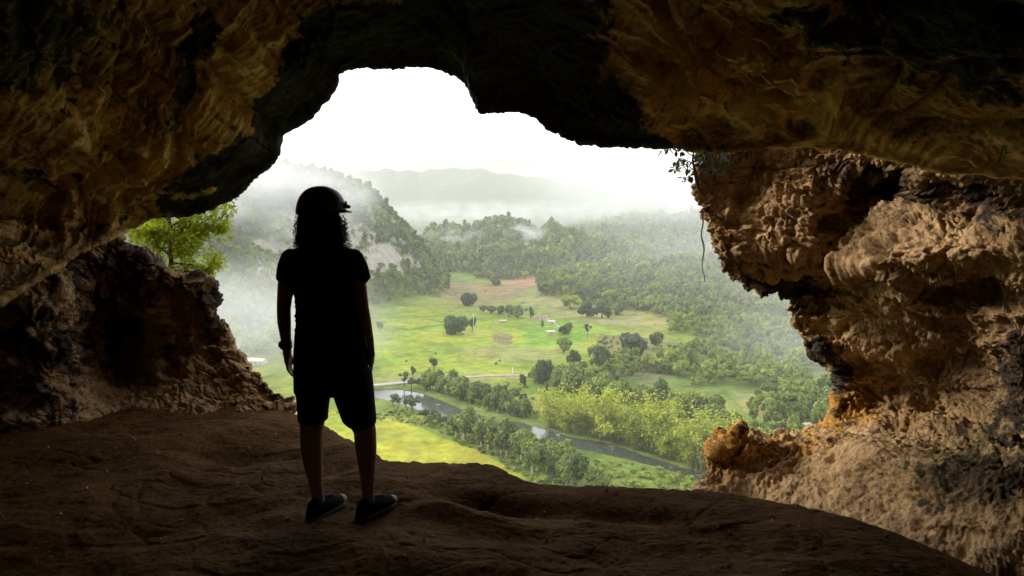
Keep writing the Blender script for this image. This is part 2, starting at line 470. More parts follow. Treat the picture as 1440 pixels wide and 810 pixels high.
RO = [(1130, -60, 5.2), (1050, 40, 5.9), (1000, 150, 6.1), (984, 212, 6.1), (979, 262, 6.1), (986, 305, 6.0), (1000, 332, 5.9), (1003, 362, 5.8), (1012, 379, 5.8), (1040, 386, 5.9), (1062, 401, 5.9), (1088, 408, 6.0),
      (1106, 411, 6.0), (1116, 426, 6.0), (1121, 447, 6.0), (1134, 464, 6.1), (1146, 490, 6.1), (1166, 505, 6.2), (1181, 515, 6.2), (1185, 546, 6.2), (1171, 575, 6.2), (1156, 600, 6.1), (1140, 611, 6.0),
      (1118, 618, 5.9), (1085, 614, 5.7), (1060, 609, 5.6), (1040, 611, 5.5), (1018, 612, 5.4), (1012, 624, 5.35), (999, 638, 5.3), (997, 655, 5.2), (984, 692, 4.8), (960, 740, 4.5), (930, 860, 4.1)]
RT = []
for x, y, d in RO:
    t = 0
    RT.append(None)
n = len(RO)
ty = np.interp(np.arange(n), [0, 3, 8, 14, 19, 23, 27, 30, 31, 33], [-250, 120, 330, 430, 540, 650, 760, 840, 900, 1100])
tx = np.interp(np.arange(n), [0, 3, 8, 14, 19, 23, 27, 30, 31, 33], [2300, 2300, 2300, 2300, 2300, 2300, 2200, 2100, 2000, 1900])
td = np.interp(np.arange(n), [0, 3, 14, 19, 23, 30, 33], [2.0, 2.2, 2.3, 2.3, 2.2, 2.0, 1.8])
RT = [(a, b, c) for a, b, c in zip(tx, ty, td)]

def rdisp(V, px, py):
    soft = blobs(px, py, [(1080, 690, 150, 34, 10, .85), (1230, 720, 190, 44, 12, .75), (1130, 640, 100, 26, 0, .6), (1250, 620, 170, 60, 20, .7), (1430, 530, 40, 90, 0, .6), (1310, 335, 150, 50, 10, .6), (1340, 470, 120, 50, 0, .35), (1380, 700, 110, 70, 0, .5), (1060, 320, 60, 40, 0, .2), (1140, 470, 50, 70, 0, .4)])
    cr = np.clip(1 - soft, .15, 1)
    pits = sstep(.42, .16, worley(V * np.array([2.6, 2.6, 3.4]) + 3)) 
    pits2 = sstep(.45, .12, worley(V * 7.0 + 11))
    Wp = V + .12 * np.stack([pn(V * 3 + 1), pn(V * 3 + 21), pn(V * 3 + 41)], -1)
    pits3 = sstep(.5, .15, worley(Wp * 15.0 + 7)); b1 = .5 - worley(Wp * 5.5 + 2); b2 = .5 - worley(Wp * 12 + 9)
    Wq = warp(V, .16, 1.8, 3) * np.array([1, 1, 1.5])
    kn = blobs(px, py, [(1040, 640, 70, 50, 0, 1), (1170, 560, 50, 60, 0, .8), (1110, 440, 50, 60, 0, .5)])
    return (kn * (.05 * crag(Wp, 9, 17) + .035 * crag(Wp, 20, 5) - .04 * pits3 + .02 * ridged(V * 24, 3)) + .20 * fbm(V * 1.1 + 4, 3) + .06 * ridged(V * np.array([2.0, 2.0, 3.2]), 4, .55) * cr + .10 * crag(Wq, 2.2, 1) * cr + .085 * crag(Wq, 5.2, 6) * (.15 + .85 * cr) + .046 * crag(Wp, 12, 3) * (.12 + .88 * cr) + .020 * crag(Wp, 27, 8) * (.3 + .7 * cr) + (1 - cr) * (.055 * fbm(Wp * 7, 5, .62) - .03 * sstep(.4, .1, worley(Wp * 6 + 4)))
            + .03 * ridged(Wp * 9 + 3, 3) * cr - .13 * pits * cr - .05 * pits2 * cr - .018 * pits3 * cr + .018 * fbm(V * 36, 3) * (.5 + cr))
def rmask(V, px, py):
    lg = fbm(V * 2.2 + 7, 3)
    oc = blobs(px, py, [(1165, 560, 35, 50, 30, .9), (1150, 480, 18, 14, 0, .6), (1015, 640, 30, 40, 0, .75), (1060, 630, 45, 25, 0, .45), (1195, 590, 50, 25, 0, .45), (1240, 600, 130, 60, 0, .18), (1115, 630, 60, 14, 0, .3)]) + .1
    mo = .1 + blobs(px, py, [(1370, 670, 130, 70, 0, .5), (1130, 440, 16, 60, -25, .3), (1420, 540, 50, 90, 0, .4), (985, 225, 20, 20, 0, .5), (1175, 540, 14, 40, 10, .4)])
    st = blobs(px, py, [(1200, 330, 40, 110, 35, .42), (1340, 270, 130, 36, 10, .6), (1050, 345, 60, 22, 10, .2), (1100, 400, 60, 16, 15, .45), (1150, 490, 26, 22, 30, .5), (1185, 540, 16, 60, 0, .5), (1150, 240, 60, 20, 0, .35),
                      (1425, 530, 40, 90, 0, 1.0), (1380, 660, 90, 50, 0, .35), (1000, 615, 14, 8, 0, .5), (1040, 612, 20, 6, 0, .4), (1390, 300, 40, 60, 0, .35), (1060, 392, 60, 14, 15, .5), (1118, 440, 20, 40, -25, .4), (1150, 500, 40, 20, 25, .3), (1186, 540, 14, 50, 0, .35), (1010, 350, 16, 40, 0, .35), (1370, 680, 110, 45, 5, .3), (1180, 250, 120, 30, 10, .3), (1300, 420, 60, 40, 0, .2)]) + .06  # blobs over hollows and under the ceiling lip paint shade beside true stains
    vn = .55 * ridged(V * np.array([3., 3., 5.]) + 12, 5, .6) - .15 + .5 * fbm(V * 2 + 80, 3) + blobs(px, py, [(1320, 310, 80, 16, 20, .6), (1200, 440, 60, 60, 0, .25), (1430, 320, 20, 50, 0, .5), (1130, 250, 40, 14, 40, .4), (1370, 660, 120, 70, 0, -.8), (1350, 275, 130, 40, 10, -.5), (1160, 640, 120, 30, 5, .2)])
    return dict(stain_shade=st, moss=mo, ochre=oc, vein=vn)
wall('cave_wall', RO, RT, [(.06, .04), (.16, .20), (.30, .46), (.45, .66), (.62, .8), (.8, .9), (1, 1)], [(420, 1.6), (170, 1.0), (60, .5), (14, .14)], 900, 700,
     [(1215, 300, 40, 100, 35, .42), (1330, 290, 120, 34, 8, .35), (1140, 395, 60, 26, 30, .15), (1300, 330, 110, 34, 16, -.08), (1310, 470, 150, 80, 0, -.34), (1300, 620, 170, 60, 8, -.30), (1020, 340, 40, 46, 0, -.12), (1060, 250, 50, 40, 0, .1), (1430, 540, 40, 90, 0, -.40),
      (1330, 680, 110, 60, 0, -.18), (1130, 655, 60, 26, 0, .12), (1006, 634, 12, 14, 0, -.10), (1030, 624, 14, 16, 0, -.09), (1048, 640, 16, 14, 0, -.08), (1070, 662, 40, 22, 0, -.06), (1360, 755, 90, 14, 5, .12), (1250, 430, 60, 60, 0, -.12), (1390, 400, 50, 30, 0, .2)],
     rdisp, rmask, M_WALL, 'craggy pitted brown rock wall lit from outside, narrowing to an ochre ledge at its foot', spans=[5, 6, 7, 6, 8, 18, 24, 22, 16, 8, 5])

LO = [(500, 690, 5.0), (456, 640, 5.1), (430, 600, 5.2), (416, 580, 5.35), (410, 562, 5.5), (386, 553, 5.6), (368, 532, 5.7), (347, 507, 5.8), (330, 496, 5.85), (319, 480, 5.9), (312, 458, 5.9), (299, 449, 5.9), (295, 425, 5.9),
      (293, 402, 5.9), (286, 396, 5.9), (268, 392, 5.9), (252, 387, 5.9), (232, 374, 5.9), (203, 359, 5.9), (172, 344, 5.9), (140, 300, 5.9), (100, 230, 5.8), (70, 120, 5.6), (60, -80, 5.2)]
n = len(LO)
k_ = [0, 3, 8, 13, 19, 21, 23]
LT = [(a, b, c) for a, b, c in zip(np.interp(np.arange(n), k_, [-300, -500, -800, -800, -800, -800, -800]), np.interp(np.arange(n), k_, [900, 760, 640, 470, 300, 100, -250]), np.interp(np.arange(n), k_, [4.6, 4.5, 4.1, 3.6, 3.2, 2.9, 2.9]))]
def ldisp(V, px, py):
    soft = np.clip(1 - blobs(px, py, [(150, 560, 50, 30, 0, .8), (330, 560, 90, 30, 25, .35)]), .2, 1)
    pits = sstep(.40, .15, worley(V * np.array([3.2, 3.2, 3.2]) + 31))
    Wp = V + .1 * np.stack([pn(V * 3 + 1), pn(V * 3 + 21), pn(V * 3 + 41)], -1); b1 = .5 - worley(Wp * 6 + 2); b2 = .5 - worley(Wp * 13 + 9)
    Wq = warp(V, .16, 1.8, 3) * np.array([1, 1, 1.3])
    return (.15 * fbm(V * 1.3 + 14, 3) + .05 * ridged(V * np.array([2.6, 2.6, 3.4]) + 5, 4, .6) * soft + .05 * crag(Wq, 2.6, 1) * soft + .05 * crag(Wq, 6, 6) * soft + .034 * crag(Wp, 13, 3) * (.3 + .7 * soft) + .03 * b2 * soft + .03 * ridged(Wp * 9 + 3, 4) * soft - .07 * pits * soft + .012 * fbm(V * 38, 3))
def lmask(V, px, py):
    st = .16 + blobs(px, py, [(235, 385, 110, 50, 25, .48), (298, 440, 18, 60, 0, .5), (50, 500, 85, 120, 0, .55), (165, 470, 60, 60, 0, .42), (370, 540, 60, 12, 45, .3), (110, 370, 80, 30, 0, .5), (420, 560, 30, 8, 0, .4)])  # blobs in the hollow and ceiling gap add painted shade to the stains
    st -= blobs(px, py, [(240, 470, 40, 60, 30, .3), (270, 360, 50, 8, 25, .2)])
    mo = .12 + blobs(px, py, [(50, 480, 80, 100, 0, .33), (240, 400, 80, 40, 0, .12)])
    oc = .16 + blobs(px, py, [(330, 540, 90, 30, 30, .32), (160, 560, 50, 25, 0, .2), (250, 410, 40, 20, 0, .2)])
    vn = .6 * ridged(V * np.array([4., 4., 3.]) + 12, 5, .6) - .25 + .5 * fbm(V * 2 + 80, 3)
    return dict(stain_shade=st, moss=mo, ochre=oc, vein=vn)
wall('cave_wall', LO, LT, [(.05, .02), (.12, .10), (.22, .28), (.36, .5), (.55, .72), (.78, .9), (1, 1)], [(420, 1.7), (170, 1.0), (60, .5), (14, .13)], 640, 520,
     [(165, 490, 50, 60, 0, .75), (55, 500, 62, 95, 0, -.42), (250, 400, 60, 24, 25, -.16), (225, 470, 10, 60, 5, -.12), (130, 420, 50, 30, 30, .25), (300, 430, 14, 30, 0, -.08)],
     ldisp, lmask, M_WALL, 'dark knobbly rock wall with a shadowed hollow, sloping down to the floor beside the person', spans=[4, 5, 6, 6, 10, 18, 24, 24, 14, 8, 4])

# ---- floor
FE = [(-700, 560), (-200, 560), (150, 560), (300, 566), (400, 578), (425, 590), (456, 600), (475, 611), (500, 628), (520, 636), (535, 646), (565, 650), (600, 655), (655, 655), (672, 654), (695, 660), (718, 668), (740, 675), (770, 680), (800, 682), (840, 686), (880, 688), (985, 690),
      (1040, 697), (1100, 705), (1180, 722), (1260, 748), (1330, 780), (1370, 800), (1440, 832), (1600, 890), (1900, 960), (2600, 1100)]
fe = np.array([G(a, b, 0.0) for a, b in FE])
xs = np.concatenate([np.linspace(-8, -3.2, 60, endpoint=False), np.linspace(-3.2, 3.2, 760, endpoint=False), np.linspace(3.2, 8, 60)])
ye = np.interp(xs, fe[:, 0], fe[:, 1])
ye = ye + .05 * pn(np.stack([xs * 2.2, xs * 0, xs * 0 + 3], -1)) + .02 * pn(np.stack([xs * 9, xs * 0, xs * 0 + 6], -1)) + .05 * crag(np.stack([xs, xs * 0, xs * 0 + 3.3], -1), 5, 2) + .025 * crag(np.stack([xs, xs * 0, xs * 0 + 1.3], -1), 17, 2)
rows = []
for t in np.linspace(0, 1, 40, endpoint=False): rows.append(np.stack([xs, -8 + 9.2 * t + 0 * xs, 0 * xs], -1))
for t in np.linspace(0, 1, 520): rows.append(np.stack([xs, 1.2 + (ye - 1.2) * t, 0 * xs], -1))
for dy, dz in ((.03, -.006), (.06, -.02), (.10, -.05), (.14, -.1), (.18, -.18), (.2, -.3), (.22, -.45), (.25, -.7), (.3, -1.2), (.4, -3), (.9, -5)):
    rows.append(np.stack([xs, ye + dy, 0 * xs + dz], -1))
V = np.array(rows)
px, py = proj(V)
dedge = np.clip((ye[None] - V[..., 1]) / .5, 0, 1)
rel = .10 * fbm(V * np.array([.8, 1.3, 1]), 3) + .040 * fbm(V * np.array([2.2, 3.2, 1]) + 3, 4) + .014 * crag(warp(V, .2, 2), np.array([3., 5., 3.]), 3) + .012 * fbm(V * np.array([5, 7, 5]), 5, .65) + .010 * (.5 - worley(V * np.array([4, 6, 4]) + 3)) * (pn(V * .9) > 0) + .005 * fbm(V * 38, 3)
rel += blobs(px, py, [(330, 634, 60, 10, 0, -.09), (300, 600, 70, 10, 0, .02), (640, 722, 90, 12, 8, .06), (720, 706, 70, 9, 4, -.09), (880, 720, 90, 8, 4, -.06), (1000, 722, 120, 18, 6, .05), (140, 650, 200, 14, -6, -.04), (500, 640, 40, 14, 35, .05)])
feet = blobs(px, py, [(497, 722, 70, 16, 0, 1)])
V[..., 2] += rel * (.25 + .75 * dedge) * (1 - .85 * feet) - .0
FLOORV = V
sheet('cave_floor', V, dict(stain_shade=.1 + .25 * fbm(V * 1.5, 3), moss=.05 + 0 * px, ochre=.0 + .1 * fbm(V * .9 + 5, 3), vein=.5 * fbm(V * np.array([1.2, 2.2, 1]) + 55, 5, .6)), M_FLOOR, 'dark trodden earth and rock cave floor ending in a ragged lip')

# ---- the chamber behind and round the viewpoint, with an added unseen hole that lets in fill light
u = np.linspace(0, 2 * math.pi, 260); v = np.linspace(-.15, 1, 120) * math.pi / 2
UU, VV = np.meshgrid(u, v)
C = np.stack([7.4 * np.cos(VV) * np.cos(UU), .6 + 9 * np.cos(VV) * np.sin(UU), 4.7 * np.sin(VV)], -1)
N = -C / np.linalg.norm(C, axis=-1, keepdims=True)
C = C + N * (.5 * fbm(C * .45, 4) + .12 * ridged(C * 1.6, 4))[..., None]
F4 = gridfaces(*C.shape[:2]); cc = C.reshape(-1, 3)[F4].mean(1)
FILL_HOLE = [(-4.4, -5.6, 2.4, .88), ]
keep = cc[:, 1] < 5.0
for hx, hy, hz, hr in FILL_HOLE: keep &= np.linalg.norm((cc - [hx, hy, hz]) * [1, 1, 1.0], axis=1) > hr
hole_dbg = (~keep & (cc[:, 1] < 4)).sum()
print('hole faces', hole_dbg)
me = mesh_np('cave_wall', C.reshape(-1, 3), F4[keep], True, dict(stain_shade=np.full(C.shape[0] * C.shape[1], .2), moss=np.full(C.shape[0] * C.shape[1], .2), ochre=np.full(C.shape[0] * C.shape[1], .1), vein=0 * C[..., 0].ravel()))
tag(link('cave_wall', me, M_WALL), 'dark rock of the cave chamber behind the viewpoint', None, None, 'structure')
# rock lids that close the gaps between the ceiling lip and the walls behind it
def lid(x0, x1, y0, y1, z0, z1, label):
    a = np.linspace(0, 1, 60); A, B = np.meshgrid(a, a)
    top = np.stack([x0 + (x1 - x0) * A, y0 + (y1 - y0) * B, z0 + (z1 - z0) * np.sin(A * math.pi) * .4 + (z1 - z0) * .5 * (1 - B)], -1)
    top[..., 2] += .12 * fbm(top * 1.5, 3)
    bot = top.copy(); bot[..., 2] -= .5
    n_ = top.shape[0]; vv = np.concatenate([top.reshape(-1, 3), bot.reshape(-1, 3)]); f = gridfaces(n_, n_)
    side = []
    idx = np.arange(n_ * n_).reshape(n_, n_)
    loop = np.concatenate([idx[0, :], idx[1:, -1], idx[-1, -2::-1], idx[-2:0:-1, 0]])
    for i in range(len(loop)):
        j = (i + 1) % len(loop); side.append((loop[i], loop[j], loop[j] + n_ * n_, loop[i] + n_ * n_))
    ff = np.concatenate([f, f[:, ::-1] + n_ * n_, np.array(side)])
    z = np.full(len(vv), .2)
    tag(link('cave_ceiling', mesh_np('cave_ceiling', vv, ff, True, dict(stain_shade=z, moss=z, ochre=z, vein=z * 0)), M_WALL), label, None, None, 'structure')
lid(1.75, 8.6, 2.8, 7.6, 3.0, 3.9, 'rough rock mass over the craggy right wall')
lid(-8.6, -3.65, 2.8, 7.6, 2.75, 3.9, 'rough rock mass over the dark left wall')

# ------------------------------------------------------------------ valley terrain
VZ = -130.0
def elev(py, D):  # height of a skyline pixel at distance D
    ru = (405 - np.asarray(py, float)) / F
    return CAMZ + D * (-SP + CP * ru) / (CP + SP * ru)

def prof(pts):
    a = np.array(pts, float); return a[:, 0], a[:, 1]
HILLS = [
  dict(sky=[(-900, 330), (0, 290), (200, 272), (300, 262), (350, 246), (400, 236), (440, 238), (480, 247), (520, 266), (545, 289), (570, 318), (592, 345), (612, 372), (628, 395), (645, 430)],
       base=[(-900, 560), (200, 560), (300, 600), (400, 680), (520, 900), (600, 1040), (660, 1090)], D=[(-900, 900), (300, 960), (450, 1080), (600, 1190), (660, 1230)], back=420, pw=1.15, rough=12),
  dict(sky=[(520, 420), (560, 372), (590, 338), (610, 326), (635, 322), (660, 324), (684, 313), (700, 309), (716, 316), (735, 314), (750, 326), (757, 331), (772, 317), (790, 324), (812, 336), (850, 342), (880, 343), (905, 350), (940, 366), (980, 382), (1050, 396), (1200, 420)],
       base=[(500, 1400), (1200, 1500)], D=[(500, 1800), (1200, 1850)], back=300, pw=.8, rough=10),
  dict(sky=[(730, 420), (760, 398), (800, 388), (850, 381), (880, 376), (910, 371), (935, 372), (965, 366), (1000, 368), (1060, 378), (1150, 385), (1300, 360), (2400, 330)],
       base=[(730, 1000), (850, 860), (1000, 760), (2400, 700)], D=[(730, 1180), (1000, 1180), (2400, 1200)], back=260, pw=1.0, rough=6),
  dict(sky=[(640, 390), (700, 350), (790, 322), (850, 312), (880, 308), (910, 303), (945, 306), (980, 300), (1050, 308), (1200, 290), (2400, 270)],
       base=[(600, 2050), (2400, 1900)], D=[(600, 2600), (2400, 2500)], back=300, pw=.8, rough=16),
  dict(sky=[(330, 330), (400, 285), (480, 247), (498, 241), (512, 238), (530, 240), (545, 236), (560, 239), (575, 236), (590, 240), (604, 236), (622, 237), (640, 234), (655, 237), (672, 235), (690, 239), (705, 243), (722, 242), (740, 247), (765, 249), (790, 255), (820, 258), (850, 266), (880, 270), (920, 282), (960, 300)],
       base=[(300, 2800), (900, 2800)], D=[(300, 3300), (900, 3300)], back=350, pw=.7, rough=22),
  dict(sky=[(-900, 280), (300, 262), (500, 248), (560, 236), (620, 227), (660, 230), (700, 224), (760, 226), (830, 224), (900, 232), (1000, 240), (1200, 226), (2400, 235)],
       base=[(-900, 4000), (2400, 4000)], D=[(-900, 4700), (2400, 4700)], back=500, pw=.7, rough=24),
]
RIVER_T = [(440, 537), (500, 544), (530, 545), (560, 545), (590, 550), (620, 561), (650, 574), (690, 587), (730, 592), (770, 602), (800, 612), (850, 620), (900, 636), (950, 652), (990, 664), (1100, 700), (1250, 770)]
RIVER_B = [(440, 552), (500, 556), (540, 561), (570, 569), (590, 576), (620, 584), (650, 592), (685, 603), (720, 609), (760, 617), (790, 627), (830, 634), (880, 645), (930, 658), (985, 675), (1100, 714), (1250, 785)]
rt = np.array([G(a, b, VZ) for a, b in RIVER_T]); rb = np.array([G(a, b, VZ) for a, b in RIVER_B])
RPOLY = RIVER_T + RIVER_B[::-1]

def hillh(x, y):
    pxa = 720 + x / y * F * 1.0
    H = np.zeros_like(x) ; W = np.zeros_like(x); K = np.zeros_like(x)
    p3 = np.stack([x, y, 0 * x], -1)
    nz = fbm(p3 / 95.0, 5, .55)
    for i, h in enumerate(HILLS):
        sx, sy = prof(h['sky']); bx, by = prof(h['base']); Dx, Dy = prof(h['D'])
        D = np.interp(pxa, Dx, Dy); b = np.interp(pxa, bx, by); top = elev(np.interp(pxa, sx, sy), D) - VZ - 4
        top = np.maximum(top, 0)
        t = np.clip((y + 60 * pn(p3 / 210.0 + i) - b) / (D - b), 0, 1)
        pr = np.where(y < D, (t * t * (3 - 2 * t)) ** h['pw'], np.exp(-((y - D) / h['back']) ** 2))
        a = top * pr
        a = a + np.minimum(a / 25, 1) * nz * h['rough'] * (1 - (.75 if i < 3 else .1) * np.exp(-((y - D) / 120) ** 2))
        K = np.where(a > H, i + 1, K); H = np.maximum(H, a)
    return H, K
def ground(x, y, full=False):
    x = np.asarray(x, float); y = np.asarray(y, float)
    p3 = np.stack([x, y, 0 * x], -1)
    H, K = hillh(x, y)
    fl = sstep(480, 640, y)
    z = VZ + H + fbm(p3 / 120.0 + 3, 3) * (1.2 + 5 * fl * (1 - np.minimum(H / 20, 1)))
    # slope below the cave
    sl = np.interp(y, [0, 6.2, 7.5, 10, 18, 40, 90, 170, 260, 330], [-3.2, -3.3, -4.0, -9, -28, -55, -92, -118, -128, -130])
    k = 1 - sstep(150, 330, y)
    z = np.where(y < 330, z * (1 - k) + (sl + np.minimum(y, 60) / 60 * 5 * fbm(p3 / 22.0, 3)) * k, z)
    if full: return z, H, K
    return z

na, nrr = 900, 1000
ta = np.concatenate([np.linspace(-2.4, -.62, 110, endpoint=False), np.linspace(-.62, .62, 680, endpoint=False), np.linspace(.62, 2.4, 110)])
yy = np.concatenate([np.geomspace(6.2, 280, 160, endpoint=False), np.geomspace(280, 1500, 620, endpoint=False), np.geomspace(1500, 6500, 220)])
TA, YY = np.meshgrid(ta, yy); XX = TA * YY
Z, H, K = ground(XX, YY, True)
gx, gy = proj(np.stack([XX, YY, np.full_like(XX, VZ)], -1))
p3 = np.stack([XX, YY, 0 * XX], -1)
wx = gx + 9 * pn(p3 / 35.0) + 4 * pn(p3 / 11.0); wy = gy + 3.0 * pn(p3 / 38.0 + 5) + 1.3 * pn(p3 / 12.0 + 9)
inriv = inpoly(gx, gy, RPOLY); Z = np.where(inriv & (YY > 200), VZ - 2.5, Z)
C0 = np.zeros(XX.shape + (3,)); C0[:] = (.15, .21, .038)
def paint(poly, col, amt=1.0):
    m = inpoly(wx, wy, poly)[..., None] * amt
    C0[:] = C0 * (1 - m) + np.array(col) * m
paint([(250, 400), (525, 396), (600, 386), (660, 382), (760, 380), (850, 392), (930, 420), (990, 470), (960, 495), (880, 505), (850, 520), (790, 540), (740, 534), (620, 536), (525, 545), (250, 560)], (.215, .27, .04))
paint([(560, 430), (660, 440), (750, 450), (840, 455), (900, 470), (850, 510), (770, 522), (640, 527), (540, 520), (520, 470)], (.255, .335, .03))
paint([(520, 440), (600, 452), (700, 466), (760, 470), (740, 490), (660, 486), (580, 475)], (.31, .385, .03))
paint([(740, 452), (780, 444), (830, 470), (815, 492), (770, 492), (730, 480)], (.215, .36, .028))
paint([(525, 402), (575, 392), (625, 392), (700, 401), (735, 390), (765, 382), (778, 386), (765, 403), (745, 418), (700, 428), (650, 427), (600, 417), (540, 412)], (.28, .215, .10))
paint([(700, 396), (745, 386), (772, 383), (760, 399), (725, 408)], (.34, .20, .11))
paint([(740, 408), (800, 400), (860, 408), (930, 436), (960, 462), (880, 462), (800, 448), (760, 436), (730, 424)], (.30, .30, .10))
paint([(590, 375), (615, 384), (672, 388), (664, 396), (600, 394), (560, 386)], (.17, .30, .05))
paint([(800, 380), (850, 382), (900, 386), (860, 390), (800, 388)], (.20, .34, .05))
paint([(695, 466), (716, 468), (722, 482), (706, 488), (694, 480)], (.24, .21, .09))
paint([(640, 488), (700, 484), (790, 494), (800, 506), (720, 512), (660, 502)], (.27, .29, .08))
paint([(800, 512), (850, 514), (830, 524), (780, 524)], (.36, .30, .15))
paint([(525, 534), (600, 526), (700, 526), (730, 522), (745, 532), (640, 534), (560, 542)], (.30, .28, .10))
paint([(580, 536), (760, 531), (860, 560), (960, 590), (1010, 620), (980, 650), (880, 612), (760, 575), (620, 552)], (.17, .24, .03))
paint([(850, 566), (930, 575), (975, 592), (970, 606), (900, 598), (840, 580)], (.25, .32, .04))
paint([(840, 470), (960, 480), (1000, 520), (900, 540), (840, 510)], (.20, .19, .07))
paint([(1030, 555), (1110, 548), (1230, 560), (1230, 612), (1120, 600), (1040, 580)], (.26, .26, .10))
paint([(250, 560), (430, 560), (540, 582), (640, 606), (740, 632), (830, 652), (940, 676), (1010, 700), (900, 760), (200, 760)], (.18, .23, .035))
paint([(250, 575), (420, 570), (530, 584), (590, 602), (640, 622), (690, 642), (735, 668), (760, 720), (200, 760)], (.34, .36, .024))
paint([(250, 610), (470, 640), (560, 660), (600, 700), (250, 720)], (.26, .33, .06))
def trail(pts, w_, col):
    for (a0_, b0_), (a1_, b1_) in zip(pts, pts[1:]):
        L2 = (a1_ - a0_) ** 2 + (b1_ - b0_) ** 2; t_ = np.clip(((wx - a0_) * (a1_ - a0_) + (wy - b0_) * (b1_ - b0_)) / L2, 0, 1)
        dd = np.hypot(wx - a0_ - t_ * (a1_ - a0_), (wy - b0_ - t_ * (b1_ - b0_)) * 2.2); m = (np.clip(1.4 - dd / w_, 0, 1) * .7)[..., None]
        C0[:] = C0 * (1 - m) + np.array(col) * m
trail([(540, 462), (580, 474), (620, 486), (680, 492), (740, 488), (790, 492)], 1.2, (.30, .27, .13))
trail([(618, 428), (650, 436), (680, 450), (720, 458), (760, 462)], 1.0, (.32, .28, .15))
trail([(700, 458), (690, 480), (660, 500), (650, 526)], 1.1, (.28, .26, .12))
trail([(560, 412), (610, 422), (640, 424), (700, 432), (740, 446)], 1.2, (.34, .28, .16))
trail([(570, 452), (600, 450), (640, 456), (600, 462), (560, 466)], 1.6, (.12, .17, .04))
trail([(830, 452), (860, 462), (900, 474), (930, 500), (900, 540)], 1.4, (.30, .27, .15))
trail([(530, 505), (600, 500), (640, 508), (700, 512), (780, 520)], 1.4, (.13, .19, .035))
nzc = fbm(p3 / 26.0 + 40, 5, .6)[..., None]; nz2 = fbm(p3 / 70.0 + 60, 4, .55)[..., None]
C0 = C0 * (1 + .75 * nzc) * (1 + .9 * np.array([1.0, .5, .1]) * nz2) * (1 + .8 * fbm(p3 / 8.0, 4, .7)[..., None])
dry = sstep(.12, .5, nz2 + .4 * nzc) * .45; C0 = C0 * (1 - dry) + np.array([.27, .23, .10]) * dry
hill = np.clip(H / 14, 0, 1)[..., None]; C0 = C0 * (1 - hill) + np.array([.07, .11, .025]) * (1 + .6 * nzc) * hill
# bare limestone on the steep side of the near mountain
gz = np.stack([XX, YY, Z], -1); gpx, gpy = proj(gz)
cl = fbm(gz / np.array([38., 38., 26.]) + 21, 6, .72) * 1.15
cm = blobs(gpx, gpy, [(500, 310, 60, 50, 40, .40), (560, 368, 40, 22, 10, .46), (400, 370, 45, 40, 0, .45), (520, 370, 60, 18, -25, .4), (360, 385, 40, 30, 0, .35), (430, 330, 60, 40, 0, .3)])
CL = sstep(.34, .50, cm + cl * 1.0) * (K == 1) * np.clip(H / 30, 0, 1)
C0 = C0 * (1 - CL[..., None]) + (np.array([.40, .37, .32]) * (1 + .5 * fbm(gz / 9.0, 3)[..., None])) * CL[..., None]
C0 = np.clip(C0 * .84, .01, .9)
rim_ = (YY < 250)[..., None]; C0 = np.where(rim_, np.array([.09, .12, .035]) * (1 + .5 * nzc), C0)
t = NT('valley_ground'); ca = t.attr('Col').outputs['Color']; v = t.obj()
n1 = t.noise(v, .35, 8, .7); n2 = t.noise(v, .05, 5, .6)
c = t.mix(t.mr(n1, .35, .65, .0, .55), ca, t.mix(.5, ca, (.03, .05, .012)))
c = t.mix(t.mr(n2, .45, .7, 0, .3), c, (.22, .20, .07))
M_GROUND = t.fin(c, .95, t.bump(n1, .8, 1.2), .1)
tag(link('terrain', mesh_np('terrain', gz.reshape(-1, 3), gridfaces(*XX.shape), True, dict(Col=C0.reshape(-1, 3))), M_GROUND), 'wide green valley floor and hills seen far below the cave', None, None, 'structure')
# a coarse apron under and behind the cave so the ground reaches the horizon all round
a = np.linspace(-9000, 9000, 61); AX, AY = np.meshgrid(a, a)
z = np.full_like(AX, -139.0); tag(link('ground', mesh_np('ground', np.stack([AX, AY, z], -1).reshape(-1, 3), gridfaces(61, 61), True, dict(Col=np.tile([.10, .14, .04], (61 * 61, 1)))), M_GROUND), 'distant low green country round the valley', None, None, 'structure')

# river
n_ = 260
def rs(a, n):
    s = np.linspace(0, 1, len(a)); u = np.linspace(0, 1, n); return np.stack([np.interp(u, s, a[:, k]) for k in range(3)], 1)
top = np.array([(np.interp(q, [p[0] for p in RIVER_T], [p[1] for p in RIVER_T])) for q in np.linspace(440, 1250, n_)])
bot = np.array([(np.interp(q, [p[0] for p in RIVER_B], [p[1] for p in RIVER_B])) for q in np.linspace(440, 1250, n_)])
qx = np.linspace(440, 1250, n_); cols = []
for k in np.linspace(-.12, 1.12, 10):
    cols.append(np.array([G(a, b + (c_ - b) * k, VZ - .9) for a, b, c_ in zip(qx, top, bot)]))
RV = np.array(cols)
t = NT('river_water'); v = t.obj()
mp = t.n('ShaderNodeMapping', Vector=v); mp.inputs['Scale'].default_value = (.25, .6, 1); w1 = t.noise(mp.outputs[0], 1.0, 5, .6)
foam = t.mr(t.noise(v, .16, 7, .75), .60, .68, 0, .7)
M_WATER = t.fin(t.mix(foam, (.055, .065, .05), (.42, .42, .40)), t.mr(foam, 0, 1, .06, .6), t.bump(w1, .25, .25), .6)
tag(link('river', mesh_np('river', RV.reshape(-1, 3), gridfaces(10, n_), True), M_WATER), 'grey green river winding through the valley between tree lined banks', None, None, 'structure')

